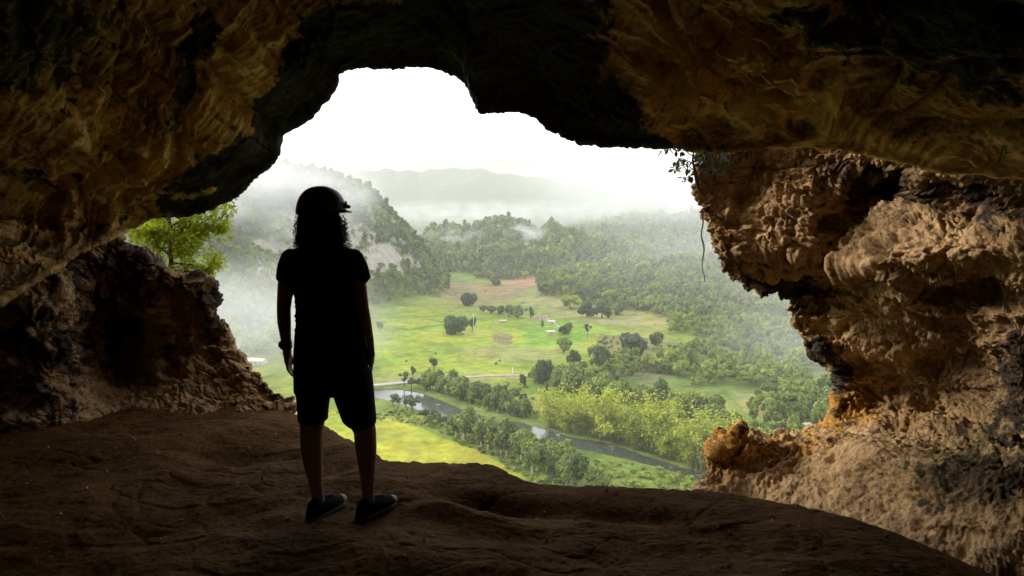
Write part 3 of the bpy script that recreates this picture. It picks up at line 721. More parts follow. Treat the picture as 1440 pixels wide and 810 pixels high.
def flat(name, rgb, rough=.8, nscale=None, var=.3, spec=.3):
    t = NT(name)
    if nscale:
        nz = t.noise(t.obj(), nscale, 5, .6); c = t.ramp(nz, [(.3, tuple(x * (1 - var) for x in rgb)), (.7, tuple(min(1, x * (1 + var)) for x in rgb))])
        return t.fin(c, rough, t.bump(nz, .4, .01), spec)
    return t.fin(rgb, rough, None, spec)
M_ROAD = flat('pale_road', (.30, .28, .23), .9, .4, .2)
M_CONC = flat('pale_concrete', (.42, .40, .36), .85, .8, .2)
def strip(name, pts, w, dz, mat, label):
    p = np.array([G(a, b, VZ) for a, b in pts]); 
    L = np.concatenate([[0], np.cumsum(np.linalg.norm(np.diff(p, axis=0), axis=1))]); u = np.linspace(0, L[-1], max(20, int(L[-1] / 4)))
    q = np.stack([np.interp(u, L, p[:, k]) for k in range(3)], 1)
    d = np.gradient(q, axis=0); d /= np.linalg.norm(d, axis=1)[:, None]; nn = np.stack([-d[:, 1], d[:, 0], 0 * d[:, 0]], 1)
    rows = []
    for k in (-1, -.5, 0, .5, 1):
        r = q + nn * w / 2 * k; r[:, 2] = ground(r[:, 0], r[:, 1]) + dz; rows.append(r)
    return tag(link(name, mesh_np(name, np.array(rows).reshape(-1, 3), gridfaces(5, len(u))), mat), label, None, None, 'structure')
strip('road', [(594, 537.5), (610, 535), (640, 531.5), (680, 529.5), (715, 528.5), (732, 528), (745, 529), (760, 533)], 4, .35, M_ROAD, 'pale road crossing the meadow from the river bridge')
strip('path', [(738, 446), (752, 450), (770, 447), (782, 456), (790, 464)], 2.6, .3, M_ROAD, 'pale dirt track past the farmhouse')
strip('path', [(755, 426), (770, 421), (778, 418), (800, 417), (850, 418)], 2.6, .3, M_ROAD, 'pale dirt track curving below the yellow green tree')
strip('path', [(800, 452), (830, 453), (870, 452), (900, 449)], 3, .3, M_ROAD, 'grey dirt track running right from the farm yard')
strip('path', [(1062, 568), (1085, 566), (1110, 569), (1140, 575), (1180, 580)], 3, .3, M_ROAD, 'faint dirt track in the hazy clearing at the foot of the right woods')

# ------------------------------------------------------------------ foliage
def leafmat(name, lo, hi, trans=0.0, rough=.7):
    t = NT(name); ti = t.attr('tint').outputs['Fac']; oi = t.n('ShaderNodeObjectInfo').outputs['Random']
    f = t.math('ADD', ti, t.math('MULTIPLY', t.math('SUBTRACT', oi, .5), .35), True)
    c = t.mix(f, lo, hi)
    if not trans: return t.fin(c, rough, None, .2)
    b = t.n('ShaderNodeBsdfPrincipled', Roughness=rough); t.l(c, b.inputs['Base Color'])
    tr = t.n('ShaderNodeBsdfTranslucent'); t.l(t.mix(1.0, c, (1.25, 1.35, .6), 'MULTIPLY'), tr.inputs[0])
    m = t.n('ShaderNodeMixShader'); m.inputs[0].default_value = trans
    t.l(b.outputs[0], m.inputs[1]); t.l(tr.outputs[0], m.inputs[2]); t.l(m.outputs[0], t.out.inputs[0])
    return t.m
M_LEAF = leafmat('broad_leaves', (.016, .036, .006), (.21, .265, .030), .25)
M_DARK = leafmat('dark_leaves', (.014, .030, .006), (.075, .115, .018), .25)
M_BAMB = leafmat('bamboo_leaves', (.10, .145, .012), (.42, .45, .05), .35)
M_NEAR = leafmat('sunlit_leaves', (.10, .15, .010), (.42, .46, .04), .5)
M_BARK = flat('bark', (.13, .10, .07), .9, 6, .4)
M_PBARK = flat('pale_bark', (.42, .38, .30), .9, 3, .3)

def crown(n, rx, rz, cz, lobes, q, seed, droop=0.0, tall=1.0, hollow=.75):
    """leaf clump quads over several uneven lobes; unit: metres"""
    g = np.random.default_rng(seed)
    lc = g.normal(size=(lobes, 3)); lc /= np.linalg.norm(lc, axis=1)[:, None]
    lc *= g.uniform(.25, .78, (lobes, 1)); lc[:, 2] = lc[:, 2] * .9 + .1
    lr = g.uniform(.26, .50, lobes); w = lr ** 2; w /= w.sum()
    k = g.choice(lobes, n, p=w)
    d = g.normal(size=(n, 3)); d[:, 2] += .25; d /= np.linalg.norm(d, axis=1)[:, None]
    r = lr[k] * (hollow + (1.12 - hollow) * g.random(n))
    c = (lc[k] + d * r[:, None]) * np.array([rx, rx, rz]); c[:, 2] += cz
    nrm = d / np.array([rx, rx, rz]); nrm /= np.linalg.norm(nrm, axis=1)[:, None]
    nrm += g.normal(size=(n, 3)) * .45; nrm /= np.linalg.norm(nrm, axis=1)[:, None]
    a = np.cross(nrm, g.normal(size=(n, 3))); a /= np.linalg.norm(a, axis=1)[:, None]; b = np.cross(nrm, a)
    s = q * g.uniform(.55, 1.25, (n, 1)); s2 = s * g.uniform(.5, .9, (n, 1))
    v = np.stack([c - a * s - b * s2 * .6, c + a * s * .3 - b * s2, c + a * s + b * s2 * .5, c - a * s * .2 + b * s2], 1)
    v[:, :, 2] -= droop * g.random((n, 1))
    ti = np.repeat(np.clip(.25 + .5 * g.random(lobes)[k] + .25 * g.random(n), 0, 1), 4)
    V = v.reshape(-1, 3); Fq = np.arange(n * 4).reshape(n, 4)
    # opaque inner masses so the crown does not read as confetti
    cv, cf, ct = [], [], []
    off = len(V)
    for j in range(lobes):
        A = np.linspace(0, math.pi, 6); B = np.linspace(0, 2 * math.pi, 9)[:-1]
        pts = np.array([[math.sin(x) * math.cos(y), math.sin(x) * math.sin(y), math.cos(x)] for x in A for y in B])
        pts = (lc[j] + pts * lr[j] * .80 * (1 + .22 * g.normal(size=(len(pts), 1)))) * np.array([rx, rx, rz]); pts[:, 2] += cz
        f = [(i * 8 + y, i * 8 + (y + 1) % 8, (i + 1) * 8 + (y + 1) % 8, (i + 1) * 8 + y) for i in range(5) for y in range(8)]
        cv.append(pts); cf.append(np.array(f) + off); off += len(pts); ct.append(np.full(len(pts), .3))
    return np.concatenate([V] + cv), np.concatenate([Fq] + cf), np.concatenate([ti] + ct)

def scatter(templates, pos, sc, rot, tint):
    vs_, fs, ts, off = [], [], [], 0
    ch = RNG.integers(0, len(templates), len(pos))
    for j, (v, f, ti) in enumerate(templates):
        m = np.where(ch == j)[0]
        if not len(m): continue
        c, s = np.cos(rot[m])[:, None], np.sin(rot[m])[:, None]
        x = (v[None, :, 0] * c - v[None, :, 1] * s) * sc[m, 0:1]; y = (v[None, :, 0] * s + v[None, :, 1] * c) * sc[m, 0:1]
        z = v[None, :, 2] * sc[m, 1:2]
        q = np.stack([x, y, z], -1) + pos[m][:, None, :]
        ff = f[None] + (np.arange(len(m)) * len(v))[:, None, None] + off
        vs_.append(q.reshape(-1, 3)); fs.append(ff.reshape(-1, 4)); off += len(m) * len(v)
        ts.append(np.clip(ti[None] * .6 + tint[m][:, None], 0, 1).ravel())
    return np.concatenate(vs_), np.concatenate(fs), np.concatenate(ts)

T_NEAR = [crown(190, 5.4, 5.6, 6.2, 7, .95, 100 + i) for i in range(5)] + [crown(170, 4.0, 7.6, 8.2, 6, .9, 120 + i) for i in range(2)] + [crown(220, 7.4, 4.4, 7.6, 9, 1.0, 130 + i) for i in range(2)] + [crown(110, 4.6, 5.0, 7.5, 6, .9, 140, hollow=.3)]
T_MID = [crown(95, 5.6, 5.2, 7.2, 5, 1.35, 200 + i) for i in range(6)]
T_FAR = [crown(40, 6.0, 5.4, 6.6, 4, 2.2, 300 + i) for i in range(5)]

def jitter(x0, x1, y0, y1, s):
    gx_, gy_ = np.meshgrid(np.arange(x0, x1, s), np.arange(y0, y1, s))
    x = (gx_ + RNG.uniform(-.45, .45, gx_.shape) * s).ravel(); y = (gy_ + RNG.uniform(-.45, .45, gx_.shape) * s).ravel()
    return x, y
KEEPOUT = []
def wood(label, polys, y0, y1, s, sel=None, name='woodland', dens=1.0, size=1.0, tmpl=None, mat=None, tintc=.25, tv=.25, minh=None, kk=None):
    x, y = jitter(-.95 * y1, .95 * y1, y0, y1, s)
    z, H_, K_ = ground(x, y, True)
    a, b = proj(np.stack([x, y, z], -1)); a0, b0 = proj(np.stack([x, y, np.full_like(x, VZ)], -1))
    m = (a > 140) & (a < 1330) & (RNG.random(len(x)) < dens) & ((fbm(np.stack([x, y, 0 * x + 77], -1) / 75.0, 3) > -.10) | (kk is not None))
    if polys is not None:
        mm = np.zeros(len(x), bool)
        for p in polys: mm |= inpoly(a0 + 8 * pn(np.stack([x, y, 0 * x], -1) / 30), b0 + 3 * pn(np.stack([x, y, 0 * x + 50], -1) / 30), p)
        m &= mm
    if minh is not None: m &= (H_ > minh)
    if kk is not None: m &= np.isin(K_, kk)
    g = np.stack([x, y, z], -1)
    if kk is not None and 1 in kk:
        cl_ = fbm(g / np.array([38., 38., 26.]) + 21, 6, .72) * 1.15
        cm_ = blobs(a, b, [(500, 310, 60, 50, 40, .40), (560, 368, 40, 22, 10, .46), (400, 370, 45, 40, 0, .45), (520, 370, 60, 18, -25, .4), (360, 385, 40, 30, 0, .35), (430, 330, 60, 40, 0, .3)])
        m &= (cm_ + cl_) < .43
    m &= ~inpoly(a0, b0, RPOLY)
    pos = g[m]; pos[:, 2] -= .6
    n = len(pos); cl3 = pn(pos / 45.0 + 9); sz = size * (RNG.uniform(.55, 1.25, n) + .45 * (RNG.random(n) < .12)) * (1 + .45 * cl3) * s / 9.5
    sc = np.stack([sz, sz * RNG.uniform(.8, 1.25, n)], 1)
    cl2 = pn(pos / 90.0 + 2) + .9 * pn(pos / 28.0 + 12) + 1.1 * (RNG.random(n) < .08)
    tint = np.clip(tintc + tv * (RNG.random(n) - .5) * 2 + .42 * cl2, 0, 1)
    v, f, ti = scatter(tmpl, pos, sc, RNG.random(n) * 6.28, tint)
    print(label[:30], n, len(f))
    return tag(link(name, mesh_np(name, v, f, False, dict(tint=ti)), mat or M_LEAF), label, 'woodland', None, 'stuff')
RIGHTW = [(745, 392), (850, 392), (960, 396), (1250, 400), (1300, 640), (1180, 640), (1100, 640), (1010, 622), (1060, 590), (1040, 560), (1100, 546), (1200, 556), (1200, 540), (1030, 545), (960, 596), (890, 560), (800, 545), (740, 534), (755, 524), (830, 520), (850, 505), (895, 508), (960, 500), (930, 470), (950, 460), (900, 440), (845, 425), (800, 420), (760, 404)]
wood('dense mixed green woods covering the flat valley right of the meadow', [RIGHTW], 330, 1250, 9.2, tmpl=T_NEAR, minh=None)
wood('hazy wooded rise behind the meadow below the cliffs of the overhang', None, 700, 1450, 9.5, tmpl=T_MID, minh=3, kk=[3])
wood('misty forest clinging to the steep mountain behind the person', None, 480, 1500, 8.5, tmpl=T_MID, minh=4, kk=[1], size=1.0, tintc=.2)
wood('forest on the rounded hills at the end of the valley', None, 1350, 2150, 13.5, tmpl=T_FAR, minh=3, kk=[2], tintc=.25)
wood('dark belt of trees along the far edge of the meadow', [[(560, 384), (600, 374), (690, 374), (850, 372), (960, 380), (960, 388), (850, 388), (775, 384), (760, 388), (700, 396), (668, 392), (672, 384), (610, 382), (600, 394), (540, 400), (470, 404), (470, 392)]], 950, 1700, 10, tmpl=T_MID, tintc=.15)
wood('low fields and thickets by the misty foot of the mountain', [[(200, 480), (300, 470), (400, 440), (520, 405), (560, 402), (520, 430), (460, 470), (400, 520), (300, 545), (200, 560)]], 430, 1100, 12, tmpl=T_MID, tintc=.45, dens=.6)
wood('faint forest on the hazy ridge beyond the wooded rise', None, 1900, 2900, 22, tmpl=T_FAR, minh=4, kk=[4], size=.75)

# shrubs, low growth on river banks
T_SHR = [crown(60, 2.6, 1.9, 1.6, 4, .6, 400 + i) for i in range(4)]
wood('low green scrub along both river banks', [[(560, 576), (640, 593), (700, 607), (760, 619), (800, 631), (850, 641), (930, 661), (990, 678), (1060, 704), (900, 760), (780, 720), (730, 670), (690, 645), (600, 602), (530, 582)], [(600, 549), (700, 580), (800, 605), (900, 632), (960, 648), (940, 630), (800, 590), (700, 566), (620, 549)], [(420, 566), (560, 584), (600, 600), (500, 590)]], 300, 560, 5, name='undergrowth', tmpl=T_SHR, size=1.7, tintc=.55, tv=.3)
wood('bushes in the farmland between the meadow and the right woods', [[(840, 466), (960, 478), (990, 520), (900, 545), (840, 520)], [(900, 560), (980, 590), (1000, 620), (930, 610)], [(1040, 556), (1110, 548), (1230, 560), (1230, 612), (1120, 600)], [(600, 541), (740, 536), (800, 560), (760, 575), (640, 552)]], 380, 800, 8, name='undergrowth', tmpl=T_SHR, size=1.3, dens=.35, tintc=.5, tv=.4)
wood('scattered tussocks and bushes in the meadow grass', [[(525, 396), (700, 386), (860, 400), (960, 450), (860, 505), (740, 530), (525, 538), (430, 540), (430, 430)]], 500, 1250, 14, name='undergrowth', tmpl=T_SHR, size=.34, dens=.10, tintc=.35, tv=.3)

# ---- individual trees
def trunk_mesh(h, r, lean, seed, fork=3, top=.75):
    g = random.Random(seed); m = MB()
    p = [(0, 0, -.8)]; x = y = 0
    for i in range(1, 6):
        x += g.uniform(-1, 1) * lean; y += g.uniform(-1, 1) * lean; p.append((x, y, h * top * i / 5))
    m.tube(p, [r * (1.25 - .18 * i) for i in range(6)], 7)
    for k in range(fork):
        a = g.uniform(0, 6.28); L = h * g.uniform(.22, .34); b = p[3 if k % 2 else 4]
        m.tube([b, (b[0] + math.cos(a) * L * .5, b[1] + math.sin(a) * L * .5, b[2] + L * .45), (b[0] + math.cos(a) * L, b[1] + math.sin(a) * L, b[2] + L * .9)], [r * .5, r * .35, r * .15], 5)
    me = m.mesh('trunk'); return me
def cmesh(args, mat, kw={}):
    v, f, ti = crown(*args, **kw); me = mesh_np('crown', v, f, False, dict(tint=ti)); me.materials.append(mat); return me
KIND = {}
def kind(key, nm, trunks, crowns, W, Hh): KIND[key] = (nm, trunks, crowns, W, Hh)
def tk(*a, mat=None, **k):
    me = trunk_mesh(*a, **k); me.materials.append(mat or M_BARK); return me
kind('round', 'round_tree', [tk(9, .55, .3, 1), tk(9, .5, .3, 2)], [cmesh((1100, 7, 6.4, 4.6, 12, .55, s), M_DARK) for s in (1, 2, 3)], 12.5, 10.5)
kind('broad', 'broadleaf_tree', [tk(11, .42, .4, 5), tk(11, .42, .5, 6)], [cmesh((720, 5.2, 6.4, 5.8, 10, .6, s), M_LEAF) for s in (5, 6, 7, 8)], 10., 12.2)
kind('slim', 'slender_tree', [tk(11, .3, .25, 8)], [cmesh((420, 3.0, 6.2, 6.8, 9, .5, s), M_DARK) for s in (11, 12, 13)], 5.5, 13.)
kind('open', 'open_tree', [tk(12, .32, .5, 15, fork=5), tk(12, .32, .5, 16, fork=5)], [cmesh((260, 4.6, 4.8, 9.0, 7, .55, s), M_DARK, dict(hollow=.4)) for s in (15, 16)], 10., 14.5)
kind('bright', 'yellow_green_tree', [tk(8, .4, .3, 20)], [cmesh((900, 6.6, 5.4, 5.0, 10, .6, s), M_BAMB) for s in (21, 22)], 12.5, 10.5)
kind('pale', 'pale_trunk_tree', [tk(14, .34, .3, 24, fork=4, mat=M_PBARK, top=.85), tk(14, .34, .35, 25, fork=4, mat=M_PBARK, top=.85)], [cmesh((640, 5.4, 7.0, 9.6, 11, .6, s), M_LEAF) for s in (25, 26, 27)], 11., 17.)
def bamboo(seed):
    g = np.random.default_rng(seed); tv, tf = MB(), None
    V_, F_, T_, off = [], [], [], 0
    for c in range(34):
        a = g.uniform(0, 6.28); lean = g.uniform(1.0, 6.2); h = g.uniform(6, 15); b0 = g.normal(size=2) * .7
        ts = np.linspace(0, 1, 7); pts = [(b0[0] + math.cos(a) * lean * t_ ** 2.2 * 1.3, b0[1] + math.sin(a) * lean * t_ ** 2.2 * 1.3, h * (t_ - .16 * t_ ** 3) - .5) for t_ in ts]
        tv.tube(pts, [.09, .085, .08, .07, .05, .035, .02], 4)
        n = 84; tt = g.uniform(.3, 1.0, n); k = np.minimum((tt * 6).astype(int), 5); pa = np.array(pts)
        cpt = pa[k] + (pa[k + 1] - pa[k]) * (tt * 6 - k)[:, None] + g.normal(size=(n, 3)) * .6
        d = np.stack([math.cos(a) + g.normal(size=n) * .8, math.sin(a) + g.normal(size=n) * .8, g.uniform(-1.1, .1, n)], 1); d /= np.linalg.norm(d, axis=1)[:, None]
        s = np.cross(d, g.normal(size=(n, 3))); s /= np.linalg.norm(s, axis=1)[:, None]
        L = g.uniform(.35, .75, (n, 1)); w_ = L * .30
        q = np.stack([cpt - d * L * .5, cpt + s * w_, cpt + d * L * .8, cpt - s * w_], 1)
        V_.append(q.reshape(-1, 3)); F_.append(np.arange(n * 4).reshape(n, 4) + off); off += n * 4; T_.append(np.repeat(np.clip(g.random(n) * .5 + .25 * tt + .1, 0, 1), 4))
    me = mesh_np('crown', np.concatenate(V_), np.concatenate(F_), False, dict(tint=np.concatenate(T_))); me.materials.append(M_BAMB)
    tm = tv.mesh('culms'); tm.materials.append(flat('bamboo_culm%d' % seed, (.28, .27, .08), .7)); return tm, me
BB = [bamboo(s) for s in (1, 2, 3)]
kind('bamboo', 'bamboo_clump', None, BB, 11.5, 12.5)
TREES = 0
def onground(a, b):
    """first point of the terrain seen at that pixel"""
    ds = np.arange(300, 2600, 1.0); r = P(a, b, ds); gz_ = ground(r[:, 0], r[:, 1]); k = np.where(r[:, 2] <= gz_)[0]
    p = r[k[0]] if len(k) else r[-1]; p[2] = gz_[k[0]] if len(k) else gz_[-1]; return p
def tree(key, px_, py_, hpx, wpx, label, group=None, cat='tree', z=None):
    global TREES
    nm, tr, cr, W, Hh = KIND[key]
    p = onground(px_, py_)
    d = p[1] / (CP + SP * (405 - py_) / F)
    h = hpx * d / F; w = wpx * d / F
    o = empty(nm, tuple(p), random.uniform(0, 6.28)); o.scale = (w / W, w / W, h / Hh)
    tag(o, label, cat, group)
    if key == 'bamboo':
        a, b = random.choice(cr); link('culms', a, None, o); link('crown', b, None, o)
    else:
        link('trunk', random.choice(tr), None, o); link('crown', random.choice(cr), None, o)
    TREES += 1
    return o
for a in [('round', 640, 470, 26, 33, 'large dark round tree standing alone in the middle of the bright meadow'),
          ('slim', 664, 464, 20, 13, 'narrow dark tree beside a pale pole just right of the big round meadow tree'),
          ('slim', 657, 460, 9, 6, 'tiny dark tree in the gap between the big round tree and the narrow tree'),
          ('round', 660, 430, 18, 22, 'dark round tree at the edge of the brown field above the meadow'),
          ('slim', 747, 449, 19, 8, 'upright dark tree just left of the farmhouse'),
          ('open', 740, 442, 10, 6, 'small dark tree top next to the upright tree left of the farmhouse'),
          ('open', 734, 440, 8, 6, 'smallest dark tree of the trio left of the farmhouse'),
          ('broad', 763, 461, 13, 7, 'small green tree on the slope below the farmhouse'),
          ('broad', 799, 470, 20, 15, 'bushy green tree between the farm track and the lone thin tree'),
          ('round', 792, 470, 11, 13, 'low dark bush at the foot of the bushy tree by the farm track'),
          ('open', 826, 475, 22, 15, 'lone thin tree with sparse dark crown to the right of the farm track'),
          ('slim', 610, 520, 20, 13, 'dark upright tree in the meadow north of the river road'),
          ('slim', 581, 529, 15, 9, 'small dark tree near the road, left of the larger upright meadow tree'),
          ('open', 548, 426, 10, 7, 'little dark tree near the hazy left border of the meadow'),
          ('slim', 528, 414, 9, 6, 'faint little tree on the pale field edge near the shoulder of the person'),
          ('slim', 534, 466, 16, 9, 'hazy dark tree in the meadow close to the arm of the person'),
          ('bright', 802, 434, 22, 29, 'bright yellow green round tree on the rise above the farm'),
          ('slim', 763, 414, 9, 4, 'tiny upright tree on the dry field beyond the farm'),
          ('round', 826, 446, 20, 24, 'dark green tree just right of the yellow green tree'),
          ('round', 846, 447, 22, 26, 'second dark green tree right of the yellow green tree'),
          ('broad', 868, 443, 20, 24, 'green trees behind the two dark trees on the farm slope'),
          ('broad', 793, 496, 24, 26, 'shaggy olive tree at the lower right edge of the meadow'),
          ('round', 806, 513, 20, 20, 'dark brownish round tree below the shaggy olive tree'),
          ('round', 886, 505, 36, 44, 'big dark spreading tree in the dry farmland right of the meadow'),
          ('broad', 924, 490, 26, 24, 'medium green tree behind the big spreading farmland tree'),
          ('round', 846, 528, 40, 34, 'tallest dark tree of the cluster at the lower right meadow corner'),
          ('broad', 866, 530, 26, 34, 'dark green tree beside the tallest one at the meadow corner'),
          ('broad', 838, 508, 26, 26, 'green tree rising behind the tallest tree at the meadow corner'),
          ('slim', 737, 545, 20, 14, 'first dark tree at the end of the river road'),
          ('round', 764, 540, 34, 24, 'tall dark tree near the white post at the road end'),
          ('broad', 752, 540, 24, 16, 'dark tree between the road end and the tall dark tree'),
          ('broad', 788, 550, 30, 26, 'first green tree right of the tall dark tree at the road end'),
          ('broad', 786, 568, 20, 20, 'small rounded pale green tree in the field below the road end'),
          ('slim', 768, 568, 30, 9, 'thin tree with bare lower trunk in front of the road end trees'),
          ('slim', 923, 592, 22, 10, 'small conical tree in the bright clearing behind the bamboo'),
          ('slim', 942, 590, 26, 8, 'thin tree with bare pale trunk at the edge of the bright clearing'),
          ('bright', 1083, 512, 12, 36, 'bright yellow green treetop in the hazy right woods'),
          ('bright', 738, 392, 12, 14, 'yellow green tree at the far end of the brown field'),
          ('broad', 700, 402, 12, 18, 'green tree at the upper edge of the brown field')]:
    tree(*a)
g = 'bushes in the middle of the meadow'
for a in [(690, 441, 14, 16), (703, 442, 15, 18), (716, 445, 18, 20), (728, 447, 18, 18), (680, 439, 11, 14)]:
    tree('broad', *a, 'olive bush in the row of scrubby bushes between brown field and farmhouse', g, 'bush')
random.seed(21)
def along(pts, n, j=3):
    L = [0]
    for a, b in zip(pts, pts[1:]): L.append(L[-1] + math.hypot(b[0] - a[0], b[1] - a[1]))
    for i in range(n):
        t_ = (i + random.uniform(.1, .9)) / n * L[-1]
        for k in range(len(pts) - 1):
            if t_ <= L[k + 1]:
                u_ = (t_ - L[k]) / (L[k + 1] - L[k]); yield pts[k][0] + (pts[k + 1][0] - pts[k][0]) * u_ + random.uniform(-j, j), pts[k][1] + (pts[k + 1][1] - pts[k][1]) * u_ + random.uniform(-j, j) * .6; break
for x, y in along([(770, 600), (800, 606), (850, 616), (900, 632), (950, 648), (1000, 664), (1040, 676)], 21, 7):
    s = random.choice((.6, .85, 1., 1.1, 1.35)) * random.uniform(.9, 1.1) * (1 + (x - 770) / 900); tree('bamboo', x, y, 50 * s, 48 * s, 'yellow green bamboo clump leaning over the far bank of the dark river bend', 'bamboo clumps on the far river bank', 'bamboo')
for x, y in along([(800, 588), (860, 604), (930, 624), (990, 640)], 9, 6):
    s = random.uniform(.8, 1.2); tree('bamboo', x, y, 34 * s, 36 * s, 'yellow green bamboo clump in the second row back from the river', 'bamboo clumps behind the far river bank', 'bamboo')
for x, y in along([(596, 548), (640, 558), (700, 576), (745, 590)], 24, 5):
    s = random.uniform(.65, 1.15); tree('broad', x, y, 33 * s, 27 * s, 'dull green tree in the row between the road and the far river bank', 'trees along the far bank beside the road')
for x, y in along([(560, 545), (610, 548), (680, 556), (740, 570)], 14, 4):
    s = random.uniform(.6, 1.); tree('open', x, y, 24 * s, 24 * s, 'sparse brownish tree just below the river road', 'sparse trees below the road')
for x, y in along([(545, 566), (580, 578), (610, 594), (650, 606), (690, 622)], 16, 4):
    s = random.uniform(.6, 1.1); tree('open', x, y + 4, 26 * s, 26 * s, 'thin grey green tree on the near bank where the river is wide and pale', 'thin trees on the near river bank')
for x, y in along([(640, 615), (690, 634), (740, 652), (800, 676)], 20, 7):
    s = random.uniform(.75, 1.25); tree('pale', x, y, 48 * s, 34 * s, 'misty green tree on the near bank in front of the river', 'large misty trees on the near river bank')
for x, y in along([(800, 556), (850, 566), (900, 578), (950, 590), (1000, 596)], 20, 6):
    s = random.uniform(.8, 1.3); tree('broad', x, y, 38 * s, 32 * s, 'dark green tree at the front of the right woods above the bamboo', 'front row trees of the right woods')
for x, y in along([(1000, 606), (1050, 620), (1120, 636), (1180, 640)], 12, 6):
    s = random.uniform(.8, 1.2); tree('broad', x, y, 38 * s, 36 * s, 'hazy green tree low in the opening behind the ochre rock ledge', 'hazy trees behind the rock ledge')
for x, y in along([(740, 660), (790, 684), (850, 700)], 8, 7):
    s = random.uniform(.7, 1.0); tree('pale', x, y, 56 * s, 40 * s, 'tall misty tree with pale trunk rising just beyond the cave lip', 'tall misty trees beyond the cave lip')
print('trees', TREES)

# ------------------------------------------------------------------ buildings, bridge, poles
M_WHITE = flat('white_render', (.50, .46, .40), .8, 2, .1)
M_ROOFR = flat('rust_roof', (.30, .17, .13), .7, 3, .3)
M_TIN = flat('tin_roof', (.48, .46, .44), .5, 3, .2)
M_GLASS = flat('window_dark', (.03, .04, .05), .2)
def house(name, px_, py_, L, W, H_, rz, roofmat, wallmat, label, rh=2.2, wins=3, cat='house'):
    p = onground(px_, py_)
    o = empty(name, tuple(p), rz); tag(o, label, cat)
    m = MB(); m.box((0, 0, H_ / 2 - .3), (L / 2, W / 2, H_ / 2 + .3)); wv = m.build('wall', wallmat, o, False)
    # gabled roof with eaves and thickness
    e, th = .6, .18; m = MB()
    sec = [(-W / 2 - e, H_ - .15), (0, H_ + rh), (W / 2 + e, H_ - .15), (W / 2 + e, H_ - .15 + th), (0, H_ + rh + th), (-W / 2 - e, H_ - .15 + th)]
    v = [(x, y, z) for x in (-L / 2 - e, L / 2 + e) for y, z in sec]
    m.add(v, [(0, 1, 7, 6), (1, 2, 8, 7), (2, 3, 9, 8), (3, 4, 10, 9), (4, 5, 11, 10), (5, 0, 6, 11), (0, 5, 4, 1), (1, 4, 3, 2), (6, 7, 10, 11), (7, 8, 9, 10)])
    m.build('roof', roofmat, o, False)
    m = MB()
    for sx in (-1, 1): m.add([(sx * L / 2 * .995, -W / 2, H_ - .2), (sx * L / 2 * .995, W / 2, H_ - .2), (sx * L / 2 * .995, 0, H_ + rh - .1)], [(0, 1, 2)])
    m.build('gable', wallmat, o, False)
    for i in range(wins):
        x = -L / 2 + L * (i + .5) / wins
        m = MB(); m.box((x, -W / 2 - .02, H_ * .55), (.55, .05, .6)); f = m.build('window', wallmat, o, False)
        m = MB(); m.box((x, -W / 2 - .06, H_ * .55), (.45, .04, .5)); m.build('pane', M_GLASS, f, False)
    m = MB(); m.box((L * .08, -W / 2 - .02, 1.0), (.5, .06, 1.0)); m.build('door', M_ROOFR, o, False)
    return o
house('farmhouse', 763, 449, 15, 8, 3.2, R(-22), M_ROOFR, M_WHITE, 'long low farmhouse with pale walls and a rusty red roof at the meadow edge')
house('shed', 776, 455, 9, 5, 2.8, R(-30), M_TIN, M_WHITE, 'pale tin roofed shed beside the farmhouse track', 1.2, 2, 'shed')
house('shed', 774, 469, 8, 5, 2.2, R(5), M_TIN, M_WHITE, 'small white shed alone below the farmhouse', 1.0, 2, 'shed')
house('hut', 707, 454, 8, 5, 2.4, R(12), flat('straw_roof', (.45, .38, .20), .9, 3, .2), flat('tan_wall', (.4, .34, .2), .9, 3, .2), 'little straw coloured hut in the meadow left of the farmhouse', 1.3, 2, 'hut')
house('house', 342, 499, 13, 8, 3.4, R(20), M_TIN, M_WHITE, 'white house in the mist near the rock edge, higher of the pair', 1.8, 3)
house('house', 362, 512, 15, 8, 3.4, R(-10), M_TIN, M_WHITE, 'white house in the mist near the rock edge, lower of the pair', 1.8, 3)
house('house', 1142, 606, 12, 8, 3.4, R(10), M_TIN, M_WHITE, 'white house half hidden in haze beside the right wall foot', 1.8, 3)
# bridge
a = G(470, 549, VZ); b = G(597, 537, VZ); mid = (a + b) / 2; L = np.linalg.norm(b - a); an = math.atan2(b[1] - a[1], b[0] - a[0])
o = empty('bridge', (mid[0], mid[1], VZ), an); tag(o, 'pale flat road bridge crossing the river beside the legs of the person', 'bridge')
m = MB(); m.box((0, 0, 1.0), (L / 2, 2.6, .35)); m.build('deck', M_CONC, o, False)
for s in (-1, 1):
    m = MB(); m.box((0, s * 2.45, 1.85), (L / 2, .15, .12))
    for i in range(int(L / 3)): m.box((-L / 2 + 1.5 + i * 3, s * 2.45, 1.55), (.14, .12, .3))
    m.build('parapet', M_CONC, o, False)
for i in range(3):
    m = MB(); m.box((-L / 2 + L * (i + .6) / 3.2, 0, -1.5), (.6, 2.2, 2.2)); m.build('pier', M_CONC, o, False)
M_POLE = flat('pale_pole', (.70, .68, .60), .7)
def pole(px_, py_, h, label, arms=1):
    p = onground(px_, py_)
    o = empty('utility_pole', tuple(p), R(10)); tag(o, label, 'pole')
    m = MB(); m.tube([(0, 0, -.5), (0, 0, h)], [.32, .2], 8); m.build('post', M_POLE, o)
    if arms:
        m = MB(); m.box((0, 0, h - .8), (1.3, .09, .1)); m.build('cross_arm', M_POLE, o, False)
pole(666, 470, 22, 'thin pale pole in front of the narrow dark meadow tree')
pole(810, 403, 20, 'pale pole among the trees above the yellow green tree, left of its pair')
pole(814, 404, 19, 'pale pole among the trees above the yellow green tree, right of its pair')
pole(721, 527, 6, 'short white post at the end of the river road', 0)

